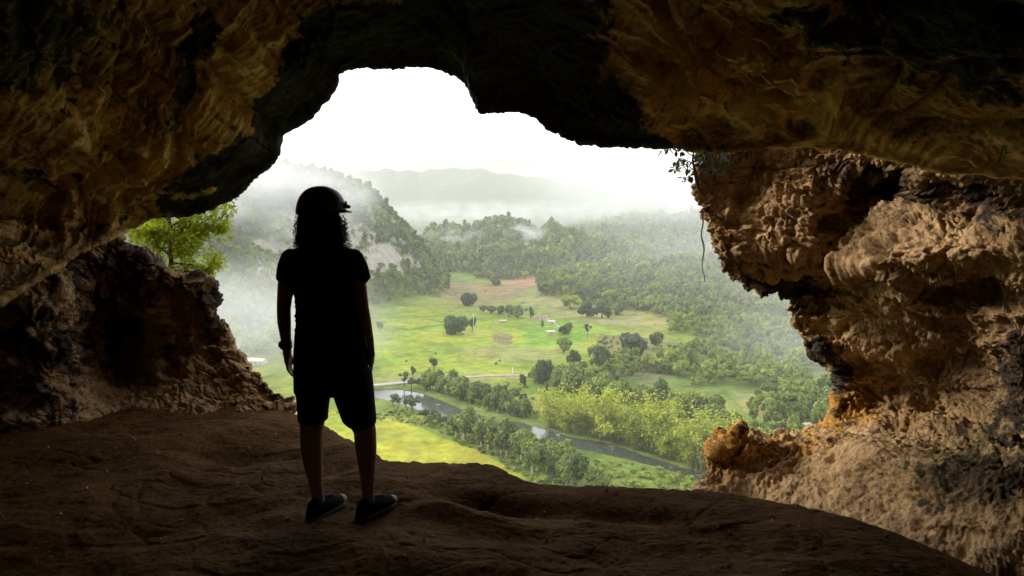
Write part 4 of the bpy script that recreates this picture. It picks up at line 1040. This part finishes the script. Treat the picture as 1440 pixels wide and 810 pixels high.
# ------------------------------------------------------------------ person, seen from behind, looking out over the valley
PD = 3.45
def B(px_, py_, dy=0.0): return Vector(P(px_, py_, PD + dy))
def cloth(name, rgb, rough=.95, sc=140, var=.35):
    t = NT(name); v = t.obj(); nz = t.noise(v, 5, 5, .6); w_ = t.noise(v, sc, 2, .5)
    return t.fin(t.ramp(nz, [(.3, tuple(x * (1 - var) for x in rgb)), (.7, tuple(x * (1 + var) for x in rgb))]), rough, t.bump(t.math('ADD', nz, t.math('MULTIPLY', w_, .15)), .7, .012), .08)
M_SKIN = cloth('skin', (.22, .13, .085), .6, 60, .15); M_SHIRT = cloth('black_cotton', (.020, .020, .023)); M_SHORT = cloth('dark_shorts', (.018, .021, .023))
M_HAIR = cloth('black_hair', (.012, .010, .009), .6); M_HELM = flat('dark_helmet', (.020, .020, .023), .5, None); M_SHOE = cloth('dark_shoe', (.010, .010, .010), .95)
M_SOLE = flat('grey_sole', (.030, .028, .026), .8, 20, .3); M_TOE = flat('pale_toe', (.26, .25, .235), .8, 20, .2); M_BAND = flat('watch_band', (.012, .012, .012), .5)
fl = float(FLOORV[..., 2][(np.abs(FLOORV[..., 0] + .85) < .25) & (np.abs(FLOORV[..., 1] - 3.45) < .15)].mean()); print('floor at feet', fl)
root = empty('person', (B(478, 700)[0], PD, fl))
tag(root, 'person standing in silhouette at the cave mouth wearing helmet, t-shirt, shorts and dark trainers', 'person')
SX = PD / F  # metres per pixel
def orings(m, spec, n=28, tilt=0):
    """spec: (cx, py, halfwidth px, depth half m, dy)"""
    rings = []
    for cx_, py_, hw, dp, dy in spec:
        c = B(cx_, py_, dy)
        rings.append([(c.x + math.cos(a) * hw * SX, c.y + math.sin(a) * dp * (1 - .12 * abs(math.cos(a))), c.z) for a in (2 * math.pi * k / n for k in range(n))])
    m.rings(rings)
def limb(m, pts, n=18):
    """pts: (px, py, dy, r_px)"""
    P_ = [B(a, b, c) for a, b, c, r in pts]
    for i in range(len(pts) - 1):
        m.capsule(P_[i], P_[i + 1], pts[i][3] * SX, pts[i + 1][3] * SX, n)
body = MB()
# head: turned to the right, looking out
HR = Matrix.Rotation(R(-38), 4, 'Z')
hc = B(453, 300); fwd = HR @ Vector((0, 1, 0)); side = HR @ Vector((1, 0, 0)); upv = Vector((0, 0, 1))
body.ell(hc + upv * .012, (.074, .094, .098), 22, HR)                                   # cranium
body.ell(hc + fwd * .030 - upv * .052, (.056, .066, .066), 18, HR)                         # jaw
body.ell(hc + fwd * .070 - upv * .102, (.024, .022, .020), 12, HR)                         # chin
body.capsule(hc + fwd * .090 + upv * .004, hc + fwd * .111 - upv * .036, .009, .0135, 10)   # nose
body.ell(hc + fwd * .086 + upv * .024, (.052, .016, .012), 12, HR)                         # brow
for s in (-1, 1):
    body.ell(hc + side * s * .029 + fwd * .081 + upv * .004, (.013, .010, .008), 10, HR)   # eyes
    body.ell(hc + side * s * .040 + fwd * .066 - upv * .030, (.020, .022, .018), 10, HR)   # cheeks
    body.ell(hc + side * s * .077 - upv * .008, (.009, .018, .030), 12, HR)                # ears
body.ell(hc + fwd * .091 - upv * .062, (.024, .010, .006), 10, HR); body.ell(hc + fwd * .090 - upv * .071, (.021, .010, .007), 10, HR)
limb(body, [(453, 325, .0, 15), (454, 352, -.005, 16.5)])
orings(body, [(454, 344, 17, .055, 0), (454, 350, 30, .075, 0), (453, 358, 46, .088, 0), (454, 372, 50, .10, 0), (456, 395, 47, .112, 0), (459, 420, 43, .108, 0), (461, 440, 42, .100, 0), (463, 462, 43, .100, 0),
              (464, 485, 47, .108, 0), (465, 508, 50, .118, -.01), (465, 530, 50, .118, -.01), (465, 545, 47, .105, 0)])
# arms
limb(body, [(407, 366, 0, 12.5), (401.5, 405, -.01, 11.2), (399, 434, -.02, 9.6), (399.5, 452, -.012, 9.6), (402, 476, .02, 7.6), (404, 490, .035, 6.4)])
limb(body, [(499, 366, 0, 12.5), (504, 405, -.01, 11.5), (509, 434, -.02, 10), (512, 452, -.012, 10.2), (518, 476, .015, 7.6), (520.5, 492, .03, 6.4)])
def hand(m, wx_, wy_, dy, s):
    """relaxed hanging hand: palm, four unequal bent fingers, thumb from the side of the palm"""
    w0 = B(wx_, wy_, dy); dn = Vector((0, 0, -1)); f = Vector((0, 1, 0)); o = Vector((s, 0, 0)); w0 = Vector(w0)
    cent = w0 + dn * .052 + f * .006
    m.ell(cent, (.017, .038, .048), 16); m.capsule(w0, w0 + dn * .03, .021, .024, 12)
    for k, (ln_, off) in enumerate(((.070, .028), (.080, .010), (.074, -.009), (.058, -.027))):
        b0 = w0 + dn * .086 + f * (off + .006)
        b1 = b0 + dn * (ln_ * .42) + f * .004 - o * .004; b2 = b1 + dn * (ln_ * .32) - o * .011; b3 = b2 + dn * (ln_ * .22) - o * .015
        r = .0088 - .0006 * k
        m.capsule(b0 - dn * .025, b1, r * 1.1, r, 10); m.capsule(b1, b2, r, r * .92, 10); m.capsule(b2, b3, r * .92, r * .78, 10)
    t0 = w0 + dn * .032 + f * .026; t1 = t0 + dn * .034 + f * .020 - o * .008; t2 = t1 + dn * .026 + f * .004 - o * .010
    m.capsule(t0, t1, .0125, .0105, 10); m.capsule(t1, t2, .0105, .0085, 10)
hand(body, 403.5, 489, .035, -1); hand(body, 521, 491, .03, 1)
# legs
limb(body, [(441, 535, 0, 25), (440, 565, .0, 22), (439, 590, .0, 18.5), (438.5, 604, -.005, 16.5), (438.5, 630, -.022, 16.2), (440.5, 655, -.015, 13), (444, 680, -.003, 9.6), (448, 702, .0, 8.6), (450, 712, .01, 9)])
limb(body, [(489, 535, 0, 26), (497, 565, .0, 23), (507, 590, .0, 18.5), (513, 604, -.005, 16), (514.5, 628, -.022, 15.6), (516, 655, -.015, 12.6), (517.5, 682, -.003, 9.6), (518, 702, .0, 8.8), (519, 713, .01, 9)])
for fx, fy in ((450, 714), (519, 716)):
    c = B(fx, fy, .01); d = Vector((.46, .88, 0)); body.capsule(c, c + d * .12 + Vector((0, 0, -.012)), .032, .026, 12)
bo = body.remesh('body', M_SKIN, None, .0058, 6)
# t-shirt
m = MB()
orings(m, [(454, 341, 20, .062, 0), (454, 346, 31, .080, 0), (453.5, 351, 43, .092, 0), (453.5, 360, 50, .102, 0), (455, 376, 52.5, .115, 0), (457.5, 398, 49, .124, 0), (461, 418, 46.5, .120, 0), (463, 438, 45, .114, 0), (463.5, 450, 46.5, .116, 0),
           (464, 470, 50, .122, 0), (464, 490, 51.5, .128, 0), (464.5, 503, 52.5, .130, 0)])
limb(m, [(409, 364, 0, 14.5), (404.5, 378, -.005, 14.8), (403, 388, -.008, 14)])
limb(m, [(497, 364, 0, 14.5), (503, 376, -.005, 14.5), (507, 387, -.008, 13.5)])
for (a, b, c), (a2, b2, c2), r in (((403.5, 376, -.005), (402, 394, -.01), 13.6), ((504, 376, -.005), (508, 393, -.01), 13.4)):
    m.tube([B(a, b, c), B(a2, b2, c2)], [r * SX, (r + .4) * SX], 18)
m.tube([B(506, 384, -.01), B(510.5, 392.5, -.01)], [12 * SX, 10.5 * SX], 14)
for i in range(9):     # soft waist folds
    y_ = 424 + i * 6.5; m.ell(B(418.5 + (i % 3) * .8, y_, .0), (.012, .05, .010 + .002 * (i % 2)), 10)
    if i % 2: m.ell(B(508.5 - (i % 3) * .6, y_ + 2, .0), (.008, .05, .010), 10)
sh = m.remesh('t_shirt', M_SHIRT, None, .0062, 3)
# shorts
m = MB()
orings(m, [(464.5, 484, 49, .118, 0), (465, 500, 52, .128, -.005), (465.5, 520, 53.5, .132, -.01), (466.5, 540, 54.5, .128, -.005), (467, 552, 55, .115, 0)])
def leg(spec): orings(m, spec, 24)
leg([(439.5, 520, 27, .120, 0), (441, 545, 25.5, .118, 0), (440.5, 565, 23, .110, 0), (440, 580, 21.5, .104, 0), (440, 590, 21.3, .102, 0)])
leg([(493, 520, 30, .122, 0), (495.5, 545, 30.5, .120, 0), (499.5, 565, 28, .112, 0), (503, 580, 26, .106, 0), (505.5, 591, 24.5, .104, 0), (508.5, 597, 20, .098, 0)])
sr = m.remesh('shorts', M_SHORT, None, .0062, 3)
# keys or clip catching light at the right hip
# hair: soft mass down the neck plus curls
m = MB()
m.ell(hc - fwd * .028 - upv * .03, (.098, .082, .118), 20, HR); m.ell(hc - Vector((0, .045, .105)), (.112, .060, .072), 18); m.ell(hc - Vector((-.004, .058, .055)), (.104, .055, .075), 18)
ha = m.remesh('hair', M_HAIR, None, .008, 3)
v0 = np.empty(len(ha.data.vertices) * 3, np.float32); ha.data.vertices.foreach_get('co', v0); v0 = v0.reshape(-1, 3)
nn_ = np.array([v.normal[:] for v in ha.data.vertices]); v0 = v0 + nn_ * (.012 * ridged(v0 * 26.0, 3))[:, None]; ha.data.vertices.foreach_set('co', v0.astype(np.float32).ravel())
cur = MB(); random.seed(3)
for i in range(330):
    s = random.choice((-1, 1)) if i % 4 else random.uniform(-1, 1)
    if i % 4: st = Vector((hc.x + s * random.uniform(.070, .112), hc.y + random.uniform(-.09, .05), hc.z - random.uniform(.0, .135)))
    else: st = Vector((hc.x + s * .1, hc.y - random.uniform(.08, .12), hc.z - random.uniform(.0, .12)))
    rad = random.uniform(.006, .014); tw = random.uniform(2.2, 4.2); L_ = random.uniform(.05, .115); ph = random.uniform(0, 6.28)
    L_ = min(L_, st.z - (hc.z - .182)); 
    if L_ < .02: continue
    out = Vector((s * random.uniform(.0, .022), random.uniform(-.01, .01), 0)); pts = []
    for k in range(15):
        t_ = k / 14; a = ph + t_ * tw * 6.28
        pts.append(st + Vector((math.cos(a) * rad * (.4 + t_), math.sin(a) * rad * (.4 + t_), -L_ * t_)) + out * math.sin(t_ * 2.4))
    cur.tube(pts, [.0017 * (1 - .6 * k / 14) for k in range(15)], 4)
cu = cur.build('curls', M_HAIR, ha)
# helmet: shell with a low crest, rim, brim towards the right front, rear ratchet knob
m = MB(); he = hc + upv * .045 - fwd * .004
rings = []
for i in range(14):
    a = math.pi / 2 * i / 13; z = math.sin(a) ** .95; r = max(math.cos(a), 0) ** .82
    ring = []
    for j in range(40):
        b = 2 * math.pi * j / 40; crest = .004 * math.exp(-(math.sin(b) * r / .16) ** 2) * (z > .2)
        q = Vector((math.cos(b) * r * .114, math.sin(b) * r * .130, -.040 + z * .130 + crest * .4 - .012 * (1 - z) * (1 - math.sin(b)) * .5)); ring.append(tuple(he + HR @ q))
    rings.append(ring)
m.rings(rings); hel = m.build('helmet', M_HELM)
m = MB(); v = []
for j in range(25):
    b = math.pi * (.10 + .80 * j / 24); e = math.sin((b - .1 * math.pi) / .8)
    for r, z in ((.110, -.036), (.120 + .022 * max(0, math.sin(b)), -.042), (.122 + .022 * max(0, math.sin(b)), -.036), (.110, -.026)):
        v.append(tuple(he + HR @ Vector((math.cos(b) * r, math.sin(b) * (r + .016), z))))
m.add(v, [(i * 4 + k, i * 4 + (k + 1) % 4, (i + 1) * 4 + (k + 1) % 4, (i + 1) * 4 + k) for i in range(24) for k in range(4)] + [(0, 1, 2, 3), (99, 98, 97, 96)])
m.build('brim', M_HELM, hel)
m = MB(); c = B(487, 290, 0); m.ell(c + Vector((.004, .02, -.002)), (.014, .020, .010), 12); m.ell(c + Vector((-.004, .01, .012)), (.006, .016, .016), 10); m.build('lamp_clip', M_HELM, hel)
m = MB(); c = B(420.5, 312, 0); m.ell(c, (.014, .016, .011), 12); m.ell(c + Vector((.008, 0, .028)), (.012, .02, .028), 12); m.build('ratchet_knob', M_HELM, hel)
# chin strap
m = MB()
for s in (-1, 1): m.tube([he + side * s * .100 - upv * .03, hc + side * s * .080 - upv * .055 + fwd * .02, hc + side * s * .03 - upv * .118 + fwd * .06], .004, 6)
m.build('strap', M_BAND, hel)
# wrist band
m = MB(); c0, c1 = B(401.7, 480, .025), B(402.6, 489, .032); m.tube([c0, c1], [9.0 * SX, 8.6 * SX], 18); m.ell((c0 + c1) / 2 + Vector((-.030, -.002, 0)), (.008, .017, .017), 12); wb = m.build('wristwatch', M_BAND)
def shoe(fx, fy, ang):
    """trainer pointing away and to the right: rounded upper, thick sole, pale toe"""
    c = B(fx, fy, 0); c = Vector((c.x, c.y, fl)); rot = Matrix.Rotation(ang, 4, 'Z')
    secs = [(-.075, .026, .060), (-.062, .034, .086), (-.03, .038, .100), (.01, .040, .090), (.05, .043, .074), (.095, .048, .062), (.13, .047, .054), (.155, .040, .046), (.175, .024, .034)]
    rings = []
    for x, w_, h in secs:
        ring = []
        for k in range(20):
            a = 2 * math.pi * k / 20; z = math.sin(a); y = math.cos(a)
            zz = .016 + (h * max(0, z) ** .8 if z > 0 else 0); ring.append(tuple(c + rot @ Vector((x, y * w_ * (1 - .18 * max(0, z)), zz))))
        rings.append(ring)
    m = MB(); m.rings(rings); up = m.build('shoe', M_SHOE)
    m = MB(); r0, r1 = [], []
    out = [(x, w_ + .005) for x, w_, h in secs]; out = [(-.082, .016)] + out + [(.186, .012)]
    loop = [(x, w_) for x, w_ in out] + [(x, -w_) for x, w_ in out[::-1]]
    m.rings([[tuple(c + rot @ Vector((x, y, z))) for x, y in loop] for z in (-.012, .004, .022)]); so_ = m.build('sole', M_SOLE, up)
    m = MB(); m.ell(c + rot @ Vector((.165, 0, .026)), (.038, .036, .027), 14, rot); m.build('toe_cap', M_TOE, up)
    m = MB()
    for i in range(5):
        x = .03 + i * .016; z = .016 + np.interp(x, [s_[0] for s_ in secs], [s_[2] for s_ in secs]) + .002
        m.tube([c + rot @ Vector((x, -.020, z - .004)), c + rot @ Vector((x + .004, 0, z + .003)), c + rot @ Vector((x, .020, z - .004))], .003, 5)
    m.build('laces', M_BAND, up)
    return up
s1 = shoe(449, 712, R(64)); s2 = shoe(519, 712, R(57))
m = MB()
m.tube([B(511.5, 470, -.02), B(513.5, 478, -.03), B(514.5, 484, -.03)], [.002, .004, .005], 8); m.ell(B(515, 487, -.03), (.006, .004, .008), 10); clip = m.build('hip_clip', flat('steel_clip', (.6, .6, .6), .25), None)
bpy.context.view_layer.update()
for o in (bo, sh, sr, ha, hel, wb, s1, s2, clip):
    o.parent = root; o.matrix_parent_inverse = Matrix.Translation(root.location).inverted()
clip.parent = sr; clip.matrix_parent_inverse = Matrix.Identity(4)

# ------------------------------------------------------------------ plants at the cave mouth
def leaves(name, mat, spots, L, seed, parent, droop=.4, wid=.42):
    """spots: list of (point, radius, count) leaf sprays; each leaf a folded four point blade"""
    g = np.random.default_rng(seed); V_, F_, T_, off = [], [], [], 0
    for c, rad, n in spots:
        c = np.array(c); d = g.normal(size=(n, 3)); d /= np.linalg.norm(d, axis=1)[:, None]
        p = c + d * rad * (g.random((n, 1)) ** .5); d = d + g.normal(size=(n, 3)) * .6; d[:, 2] -= droop; d /= np.linalg.norm(d, axis=1)[:, None]
        s = np.cross(d, g.normal(size=(n, 3)) * .5 + np.array([0, 0, 1.])); s /= np.linalg.norm(s, axis=1)[:, None]; nn = np.cross(s, d)
        l = L * g.uniform(.55, 1.2, (n, 1)); w_ = l * wid
        a = p; m1 = p + d * l * .45 + s * w_ * .5 + nn * l * .06; m2 = p + d * l * .45 - s * w_ * .5 + nn * l * .06; b = p + d * l; cc = p + d * l * .5
        v = np.stack([a, m1, b, cc, m2], 1).reshape(-1, 3); k = np.arange(n)[:, None] * 5 + off
        F_.append(np.concatenate([k + np.array([0, 1, 2, 3]), k + np.array([0, 3, 2, 4])])); V_.append(v); off += n * 5
        T_.append(np.repeat(np.clip(g.random(n) * .7 + g.random() * .4, 0, 1), 5))
    return link(name, mesh_np(name, np.concatenate(V_), np.concatenate(F_), False, dict(tint=np.concatenate(T_))), mat, parent)
random.seed(5)
D0 = 6.9
tr = empty('small_tree', tuple(P(238, 470, D0))); tag(tr, 'small leafy tree with sunlit green sprays behind the dark rock', 'tree')
m = MB(); base = P(236, 560, D0)
m.tube([base, P(238, 470, D0), P(243, 400, D0), P(240, 350, D0), P(238, 300, D0), P(236, 250, D0)], [.045, .036, .028, .02, .015, .01], 9)
spots = []
BR = [((243, 400), (290, 380), (302, 366), 0), ((241, 370), (270, 372), (288, 382), .1), ((240, 350), (280, 330), (318, 300), -.1), ((240, 340), (285, 318), (322, 322), .1), ((239, 320), (270, 300), (310, 284), .2), ((241, 360), (215, 340), (196, 322), .1),
      ((240, 330), (215, 322), (190, 330), -.1), ((241, 355), (262, 340), (282, 350), -.2), ((239, 310), (222, 298), (205, 306), .2), ((242, 385), (262, 392), (280, 392), .15), ((243, 395), (228, 372), (208, 345), .2), ((240, 345), (258, 322), (270, 330), .2), ((239, 305), (255, 292), (290, 276), .3)]
for a, b, c, dy in BR:
    pa, pb, pc = P(*a, D0), P(*b, D0 + dy * .6), P(*c, D0 + dy)
    m.tube([pa, pb, pc], [.014, .009, .004], 6)
    for k in range(7):
        t_ = .25 + .75 * k / 6; q = (1 - t_) ** 2 * pa + 2 * t_ * (1 - t_) * pb + t_ * t_ * pc
        q = q + np.array([random.gauss(0, .035), random.gauss(0, .07), random.gauss(0, .04)]); spots.append((q, random.uniform(.04, .11), random.randint(60, 95)))
for x, y in ((225, 318), (232, 326), (247, 318), (258, 326), (228, 340), (246, 338), (262, 338), (238, 352), (215, 334), (205, 326), (255, 352), (275, 322), (268, 344), (282, 334), (222, 350), (292, 326), (270, 360), (250, 370), (262, 376), (240, 330), (313, 290), (322, 297), (318, 310), (308, 318), (300, 300), (295, 312), (296, 360), (306, 368), (298, 374), (286, 386), (292, 392)): spots.append((P(x, y, D0 + random.uniform(-.1, .2)), .07, 60))
to = m.build('trunk', M_BARK); lo = leaves('crown', M_NEAR, spots, .050, 9, None)
bpy.context.view_layer.update()
for o in (to, lo): o.parent = tr; o.matrix_parent_inverse = Matrix.Translation(tr.location).inverted()
# hanging shrub at the top of the right wall
DS = 5.75
sb = empty('hanging_shrub', tuple(P(985, 262, DS))); tag(sb, 'thin dark shrub hanging from the top corner of the craggy wall against the sky', 'shrub')
m = MB(); m.tube([P(992, 280, DS + .1), P(982, 264, DS), P(978, 244, DS), P(974, 226, DS), P(976, 206, DS)], [.022, .020, .015, .010, .006], 7)
sp = []
for a, b, c in (((977, 240), (966, 232), (954, 230)), ((975, 230), (958, 222), (950, 238)), ((975, 220), (955, 206), (942, 208)), ((976, 212), (950, 200), (930, 210)), ((978, 246), (972, 246), (964, 252)), ((976, 228), (984, 218), (990, 222))):
    m.tube([P(*a, DS), P(*b, DS), P(*c, DS)], [.006, .004, .002], 5)
    for k in range(3):
        t_ = .4 + .3 * k; q = [P(*a, DS), P(*b, DS), P(*c, DS)]; sp.append(((1 - t_) ** 2 * q[0] + 2 * t_ * (1 - t_) * q[1] + t_ * t_ * q[2], .024, 9))
so1 = m.build('stem', M_BARK); so2 = leaves('foliage', M_DARK, sp, .06, 19, None, .3, .5)
bpy.context.view_layer.update()
for o in (so1, so2): o.parent = sb; o.matrix_parent_inverse = Matrix.Translation(sb.location).inverted()
# grass tuft in the same corner
g = np.random.default_rng(4); m = MB()
for i in range(90):
    b = P(985 + 40 * g.random(), 214 + 26 * g.random(), 5.55 + .2 * g.random()); a = g.uniform(0, 6.28); L_ = g.uniform(.06, .18)
    pts = [b + np.array([math.cos(a) * L_ * .35 * t_, -abs(math.sin(a)) * L_ * .5 * t_, L_ * (.35 * t_ - 1.05 * t_ * t_)]) for t_ in np.linspace(0, 1, 5)]
    m.tube(pts, [.003, .003, .0026, .002, .0008], 3)
tag(m.build('grass_tuft', M_LEAF), 'straggly grass tuft drooping below the ceiling edge at the corner of the craggy wall', 'grass tuft')
m = MB(); pts = [P(987 + 1.5 * math.sin(k * .8) + .12 * k, 300 + k * 5.2, 5.85) for k in range(19)]; m.tube(pts, [.007 - .0002 * k for k in range(19)], 6)
m.tube([pts[6], pts[9] + np.array([.012, 0, 0]), pts[13] + np.array([.006, 0, 0])], .003, 5); m.tube([pts[17], P(991, 394, 5.85), P(992, 397, 5.85)], .003, 5)
tag(m.build('hanging_root', M_BARK), 'thin bare root dangling straight down beside the craggy wall', 'root')
# fern under the ceiling at the far right
m = MB(); V_, g = [], np.random.default_rng(8)
fb = P(1428, 170, 3.35)
for i in range(9):
    a = g.uniform(0, 6.28); L_ = g.uniform(.10, .20); prev = None
    pts = [fb + np.array([math.cos(a) * L_ * .35 * t_ ** .8, math.sin(a) * L_ * .3 * t_, -L_ * t_]) for t_ in np.linspace(0, 1, 8)]
    m.tube(pts, .0016, 4)
    for k in range(1, 8):
        w_ = .020 * (1 - .75 * k / 8)
        for s in (-1, 1):
            q = pts[k]; m.add([q, q + np.array([s * w_, .004, -.004]), q + np.array([s * w_ * .8, .004, -.018]), q + np.array([0, 0, -.012])], [(0, 1, 2, 3)])
tag(m.build('fern', M_NEAR, None, False), 'small bright green fern hanging from the ceiling at the far right edge', 'fern')
# loose stones on the right ledge and floor
random.seed(12)
def stone(px_, py_, d, r, label):
    m = MB(); m.ell((0, 0, 0), (r, r * random.uniform(.7, 1), r * random.uniform(.55, .8)), 20); me = m.mesh('stone')
    v = np.array([q.co[:] for q in me.vertices]); n_ = v / np.linalg.norm(v, axis=1)[:, None]; v = v + n_ * (r * .35 * ridged(v / r * .9 + random.random() * 50, 4))[:, None]
    me.vertices.foreach_set('co', v.astype(np.float32).ravel())
    for k, z in (('vein', 0), ('stain_shade', .1), ('moss', .1), ('ochre', .35)):
        a = me.attributes.new(k, 'FLOAT', 'POINT'); a.data.foreach_set('value', np.full(len(v), z, np.float32))
    o = link('stone', me, M_WALL); o.location = tuple(P(px_, py_, d)); o.rotation_euler = (random.random(), random.random(), random.random() * 6); tag(o, label, 'stone')

g = np.random.default_rng(33); V_, F_, off = [], [], 0
A_ = np.linspace(0, math.pi, 5); B_ = np.linspace(0, 2 * math.pi, 7)[:-1]
unit = np.array([[math.sin(x) * math.cos(y), math.sin(x) * math.sin(y), math.cos(x)] for x in A_ for y in B_]); uf = np.array([(i * 6 + y, i * 6 + (y + 1) % 6, (i + 1) * 6 + (y + 1) % 6, (i + 1) * 6 + y) for i in range(4) for y in range(6)])
fl_ = FLOORV[60:556].reshape(-1, 3); fl_ = fl_[(np.abs(fl_[:, 0]) < 3.4)]
for i in range(900):
    q = fl_[g.integers(len(fl_))]; r = .004 * (1 + 2.2 * g.random() ** 6); d = unit * r * g.uniform(.6, 1.2, 3) * (1 + .3 * g.normal(size=(len(unit), 1))); V_.append(d + q + np.array([0, 0, r * .3])); F_.append(uf + off); off += len(unit)
nv = off; tag(link('gravel', mesh_np('gravel', np.concatenate(V_), np.concatenate(F_), False, dict(stain_shade=np.full(nv, 0.), moss=np.zeros(nv), ochre=np.full(nv, .3), vein=np.full(nv, .0))), M_WALL), 'tiny loose stones scattered over the dark cave floor', None, None, 'stuff')

# ------------------------------------------------------------------ the air
def volmat(name, dens, color=(.95, .97, 1.0), aniso=.0):
    m = bpy.data.materials.new(name); m.use_nodes = True; t = m.node_tree; t.nodes.clear()
    o = t.nodes.new('ShaderNodeOutputMaterial'); v = t.nodes.new('ShaderNodeVolumePrincipled'); v.inputs['Density'].default_value = dens
    v.inputs['Color'].default_value = (*color, 1); v.inputs['Anisotropy'].default_value = aniso; t.links.new(v.outputs[0], o.inputs['Volume']); return m
m = MB(); m.box((0, 0, 115), (9300, 9300, 256)); tag(m.build('haze', volmat('haze_air', .00010), None, False), 'pale haze filling the whole valley', None, None, 'stuff')

def mist(px_, py_, d, rx, ry, rz, dens, label, sc=1.6, lo=.38, hi=.66, seed=0):
    t = bpy.data.materials.new('mist_air'); t.use_nodes = True; n = t.node_tree; n.nodes.clear()
    q = NT.__new__(NT); q.m = t; q.t = n; q.out = n.nodes.new('ShaderNodeOutputMaterial')
    v = q.obj(); ln = q.n('ShaderNodeVectorMath', _operation='LENGTH'); q.l(v, ln.inputs[0])
    fall = q.mr(ln.outputs['Value'], 1.0, .25)
    mp = q.n('ShaderNodeMapping', Vector=v); mp.inputs['Location'].default_value = (seed * 3.1, seed * 1.7, seed); mp.inputs['Scale'].default_value = (rx / rz * .6, ry / rz * .6, 1.1)
    nz = q.mr(q.noise(mp.outputs[0], sc, 4, .6), lo, hi)
    den = q.math('MULTIPLY', q.math('MULTIPLY', fall, nz), dens)
    vol = q.n('ShaderNodeVolumePrincipled'); vol.inputs['Color'].default_value = (.97, .98, 1, 1); vol.inputs['Anisotropy'].default_value = 0; q.l(den, vol.inputs['Density']); q.l(vol.outputs[0], q.out.inputs['Volume'])
    m = MB(); m.ell((0, 0, 0), (1, 1, 1), 24); o = m.build('mist', t); o.location = tuple(P(px_, py_, d)); o.scale = (rx, ry, rz)
    return tag(o, label, None, None, 'stuff')
mist(345, 280, 900, 190, 170, 75, .016, 'thick white mist over the left shoulder of the near mountain', seed=1)
mist(450, 262, 960, 120, 120, 60, .006, 'thin mist drifting across the mountain top behind the head of the person', seed=2)
mist(350, 470, 620, 150, 150, 80, .0075, 'pale mist in the low ground left of the person', lo=.2, hi=.7, seed=3)
mist(700, 300, 2350, 900, 220, 55, .004, 'bank of mist lying between the wooded hills and the far ridge', sc=2.2, seed=4)
mist(930, 262, 2250, 520, 240, 150, .003, 'white mist hiding the far ridge on the right', lo=.25, hi=.6, seed=5)
mist(1150, 500, 560, 110, 130, 90, .0022, 'pale mist beside the craggy wall over the right woods', lo=.2, hi=.7, seed=6)
mist(740, 330, 1620, 60, 40, 40, .02, 'wisp of mist rising between the rounded hills', lo=.45, hi=.6, seed=7)
mist(640, 335, 1650, 90, 40, 30, .012, 'low wisp of mist on the rounded hills beside the mountain', lo=.45, hi=.6, seed=8)
mist(760, 290, 3900, 4200, 2500, 330, .00045, 'deep pale haze over the far end of the valley hiding the distant ridges', sc=.6, lo=-.3, hi=.35, seed=11)
mist(330, 330, 1000, 260, 330, 150, .0012, 'soft haze over the near mountain side', lo=.1, hi=.6, seed=12)
mist(1080, 380, 1000, 330, 330, 110, .0009, 'soft haze over the wooded rise at the right', lo=.1, hi=.6, seed=13)

# ------------------------------------------------------------------ camera, light, render settings
cam = bpy.data.cameras.new('camera'); cam.lens = 24; cam.sensor_width = 36; cam.clip_start = .05; cam.clip_end = 20000
co = bpy.data.objects.new('camera', cam); COL.objects.link(co)
co.location = (0, 0, CAMZ); co.rotation_euler = (math.pi / 2 - PITCH, 0, 0); SC.camera = co
SUN_EL, SUN_AZ = R(24), R(-66)      # azimuth from +Y towards +X
w = bpy.data.worlds.new('World'); SC.world = w; w.use_nodes = True
nt = w.node_tree; nt.nodes.clear()
wo = nt.nodes.new('ShaderNodeOutputWorld'); bg = nt.nodes.new('ShaderNodeBackground')
sky = nt.nodes.new('ShaderNodeTexSky'); sky.sky_type = 'NISHITA'; sky.sun_disc = False
sky.sun_elevation = SUN_EL; sky.sun_rotation = SUN_AZ; sky.dust_density = 4; sky.air_density = 1.5; sky.ozone_density = 1
hs = nt.nodes.new('ShaderNodeHueSaturation'); hs.inputs['Saturation'].default_value = .12
mx = nt.nodes.new('ShaderNodeMix'); mx.data_type = 'RGBA'; mx.inputs[0].default_value = .75; mx.inputs[7].default_value = (16.0, 16.2, 16.6, 1)
nt.links.new(sky.outputs[0], hs.inputs['Color']); nt.links.new(hs.outputs[0], mx.inputs[6]); nt.links.new(mx.outputs[2], bg.inputs[0])
bg.inputs[1].default_value = .12
nt.links.new(bg.outputs[0], wo.inputs[0])
sl = bpy.data.lights.new('sun', 'SUN'); sl.energy = 3.0; sl.angle = R(12); sl.color = (1, .91, .78)
so = bpy.data.objects.new('sun', sl); COL.objects.link(so)
sd = Vector((math.sin(SUN_AZ) * math.cos(SUN_EL), math.cos(SUN_AZ) * math.cos(SUN_EL), math.sin(SUN_EL)))
so.rotation_euler = sd.to_track_quat('Z', 'Y').to_euler(); so.location = (-20, 20, 30)
vs_ = SC.view_settings; vs_.view_transform = 'Standard'; vs_.look = 'None'; vs_.gamma = 1; vs_.exposure = 0.5; vs_.use_curve_mapping = False
SC.display_settings.display_device = 'sRGB'
cy_ = SC.cycles; cy_.max_bounces = 8; cy_.diffuse_bounces = 7; cy_.glossy_bounces = 2; cy_.transmission_bounces = 3; cy_.transparent_max_bounces = 6; cy_.volume_bounces = 1
cy_.use_denoising = True; cy_.sample_clamp_indirect = 6; cy_.caustics_reflective = False; cy_.caustics_refractive = False
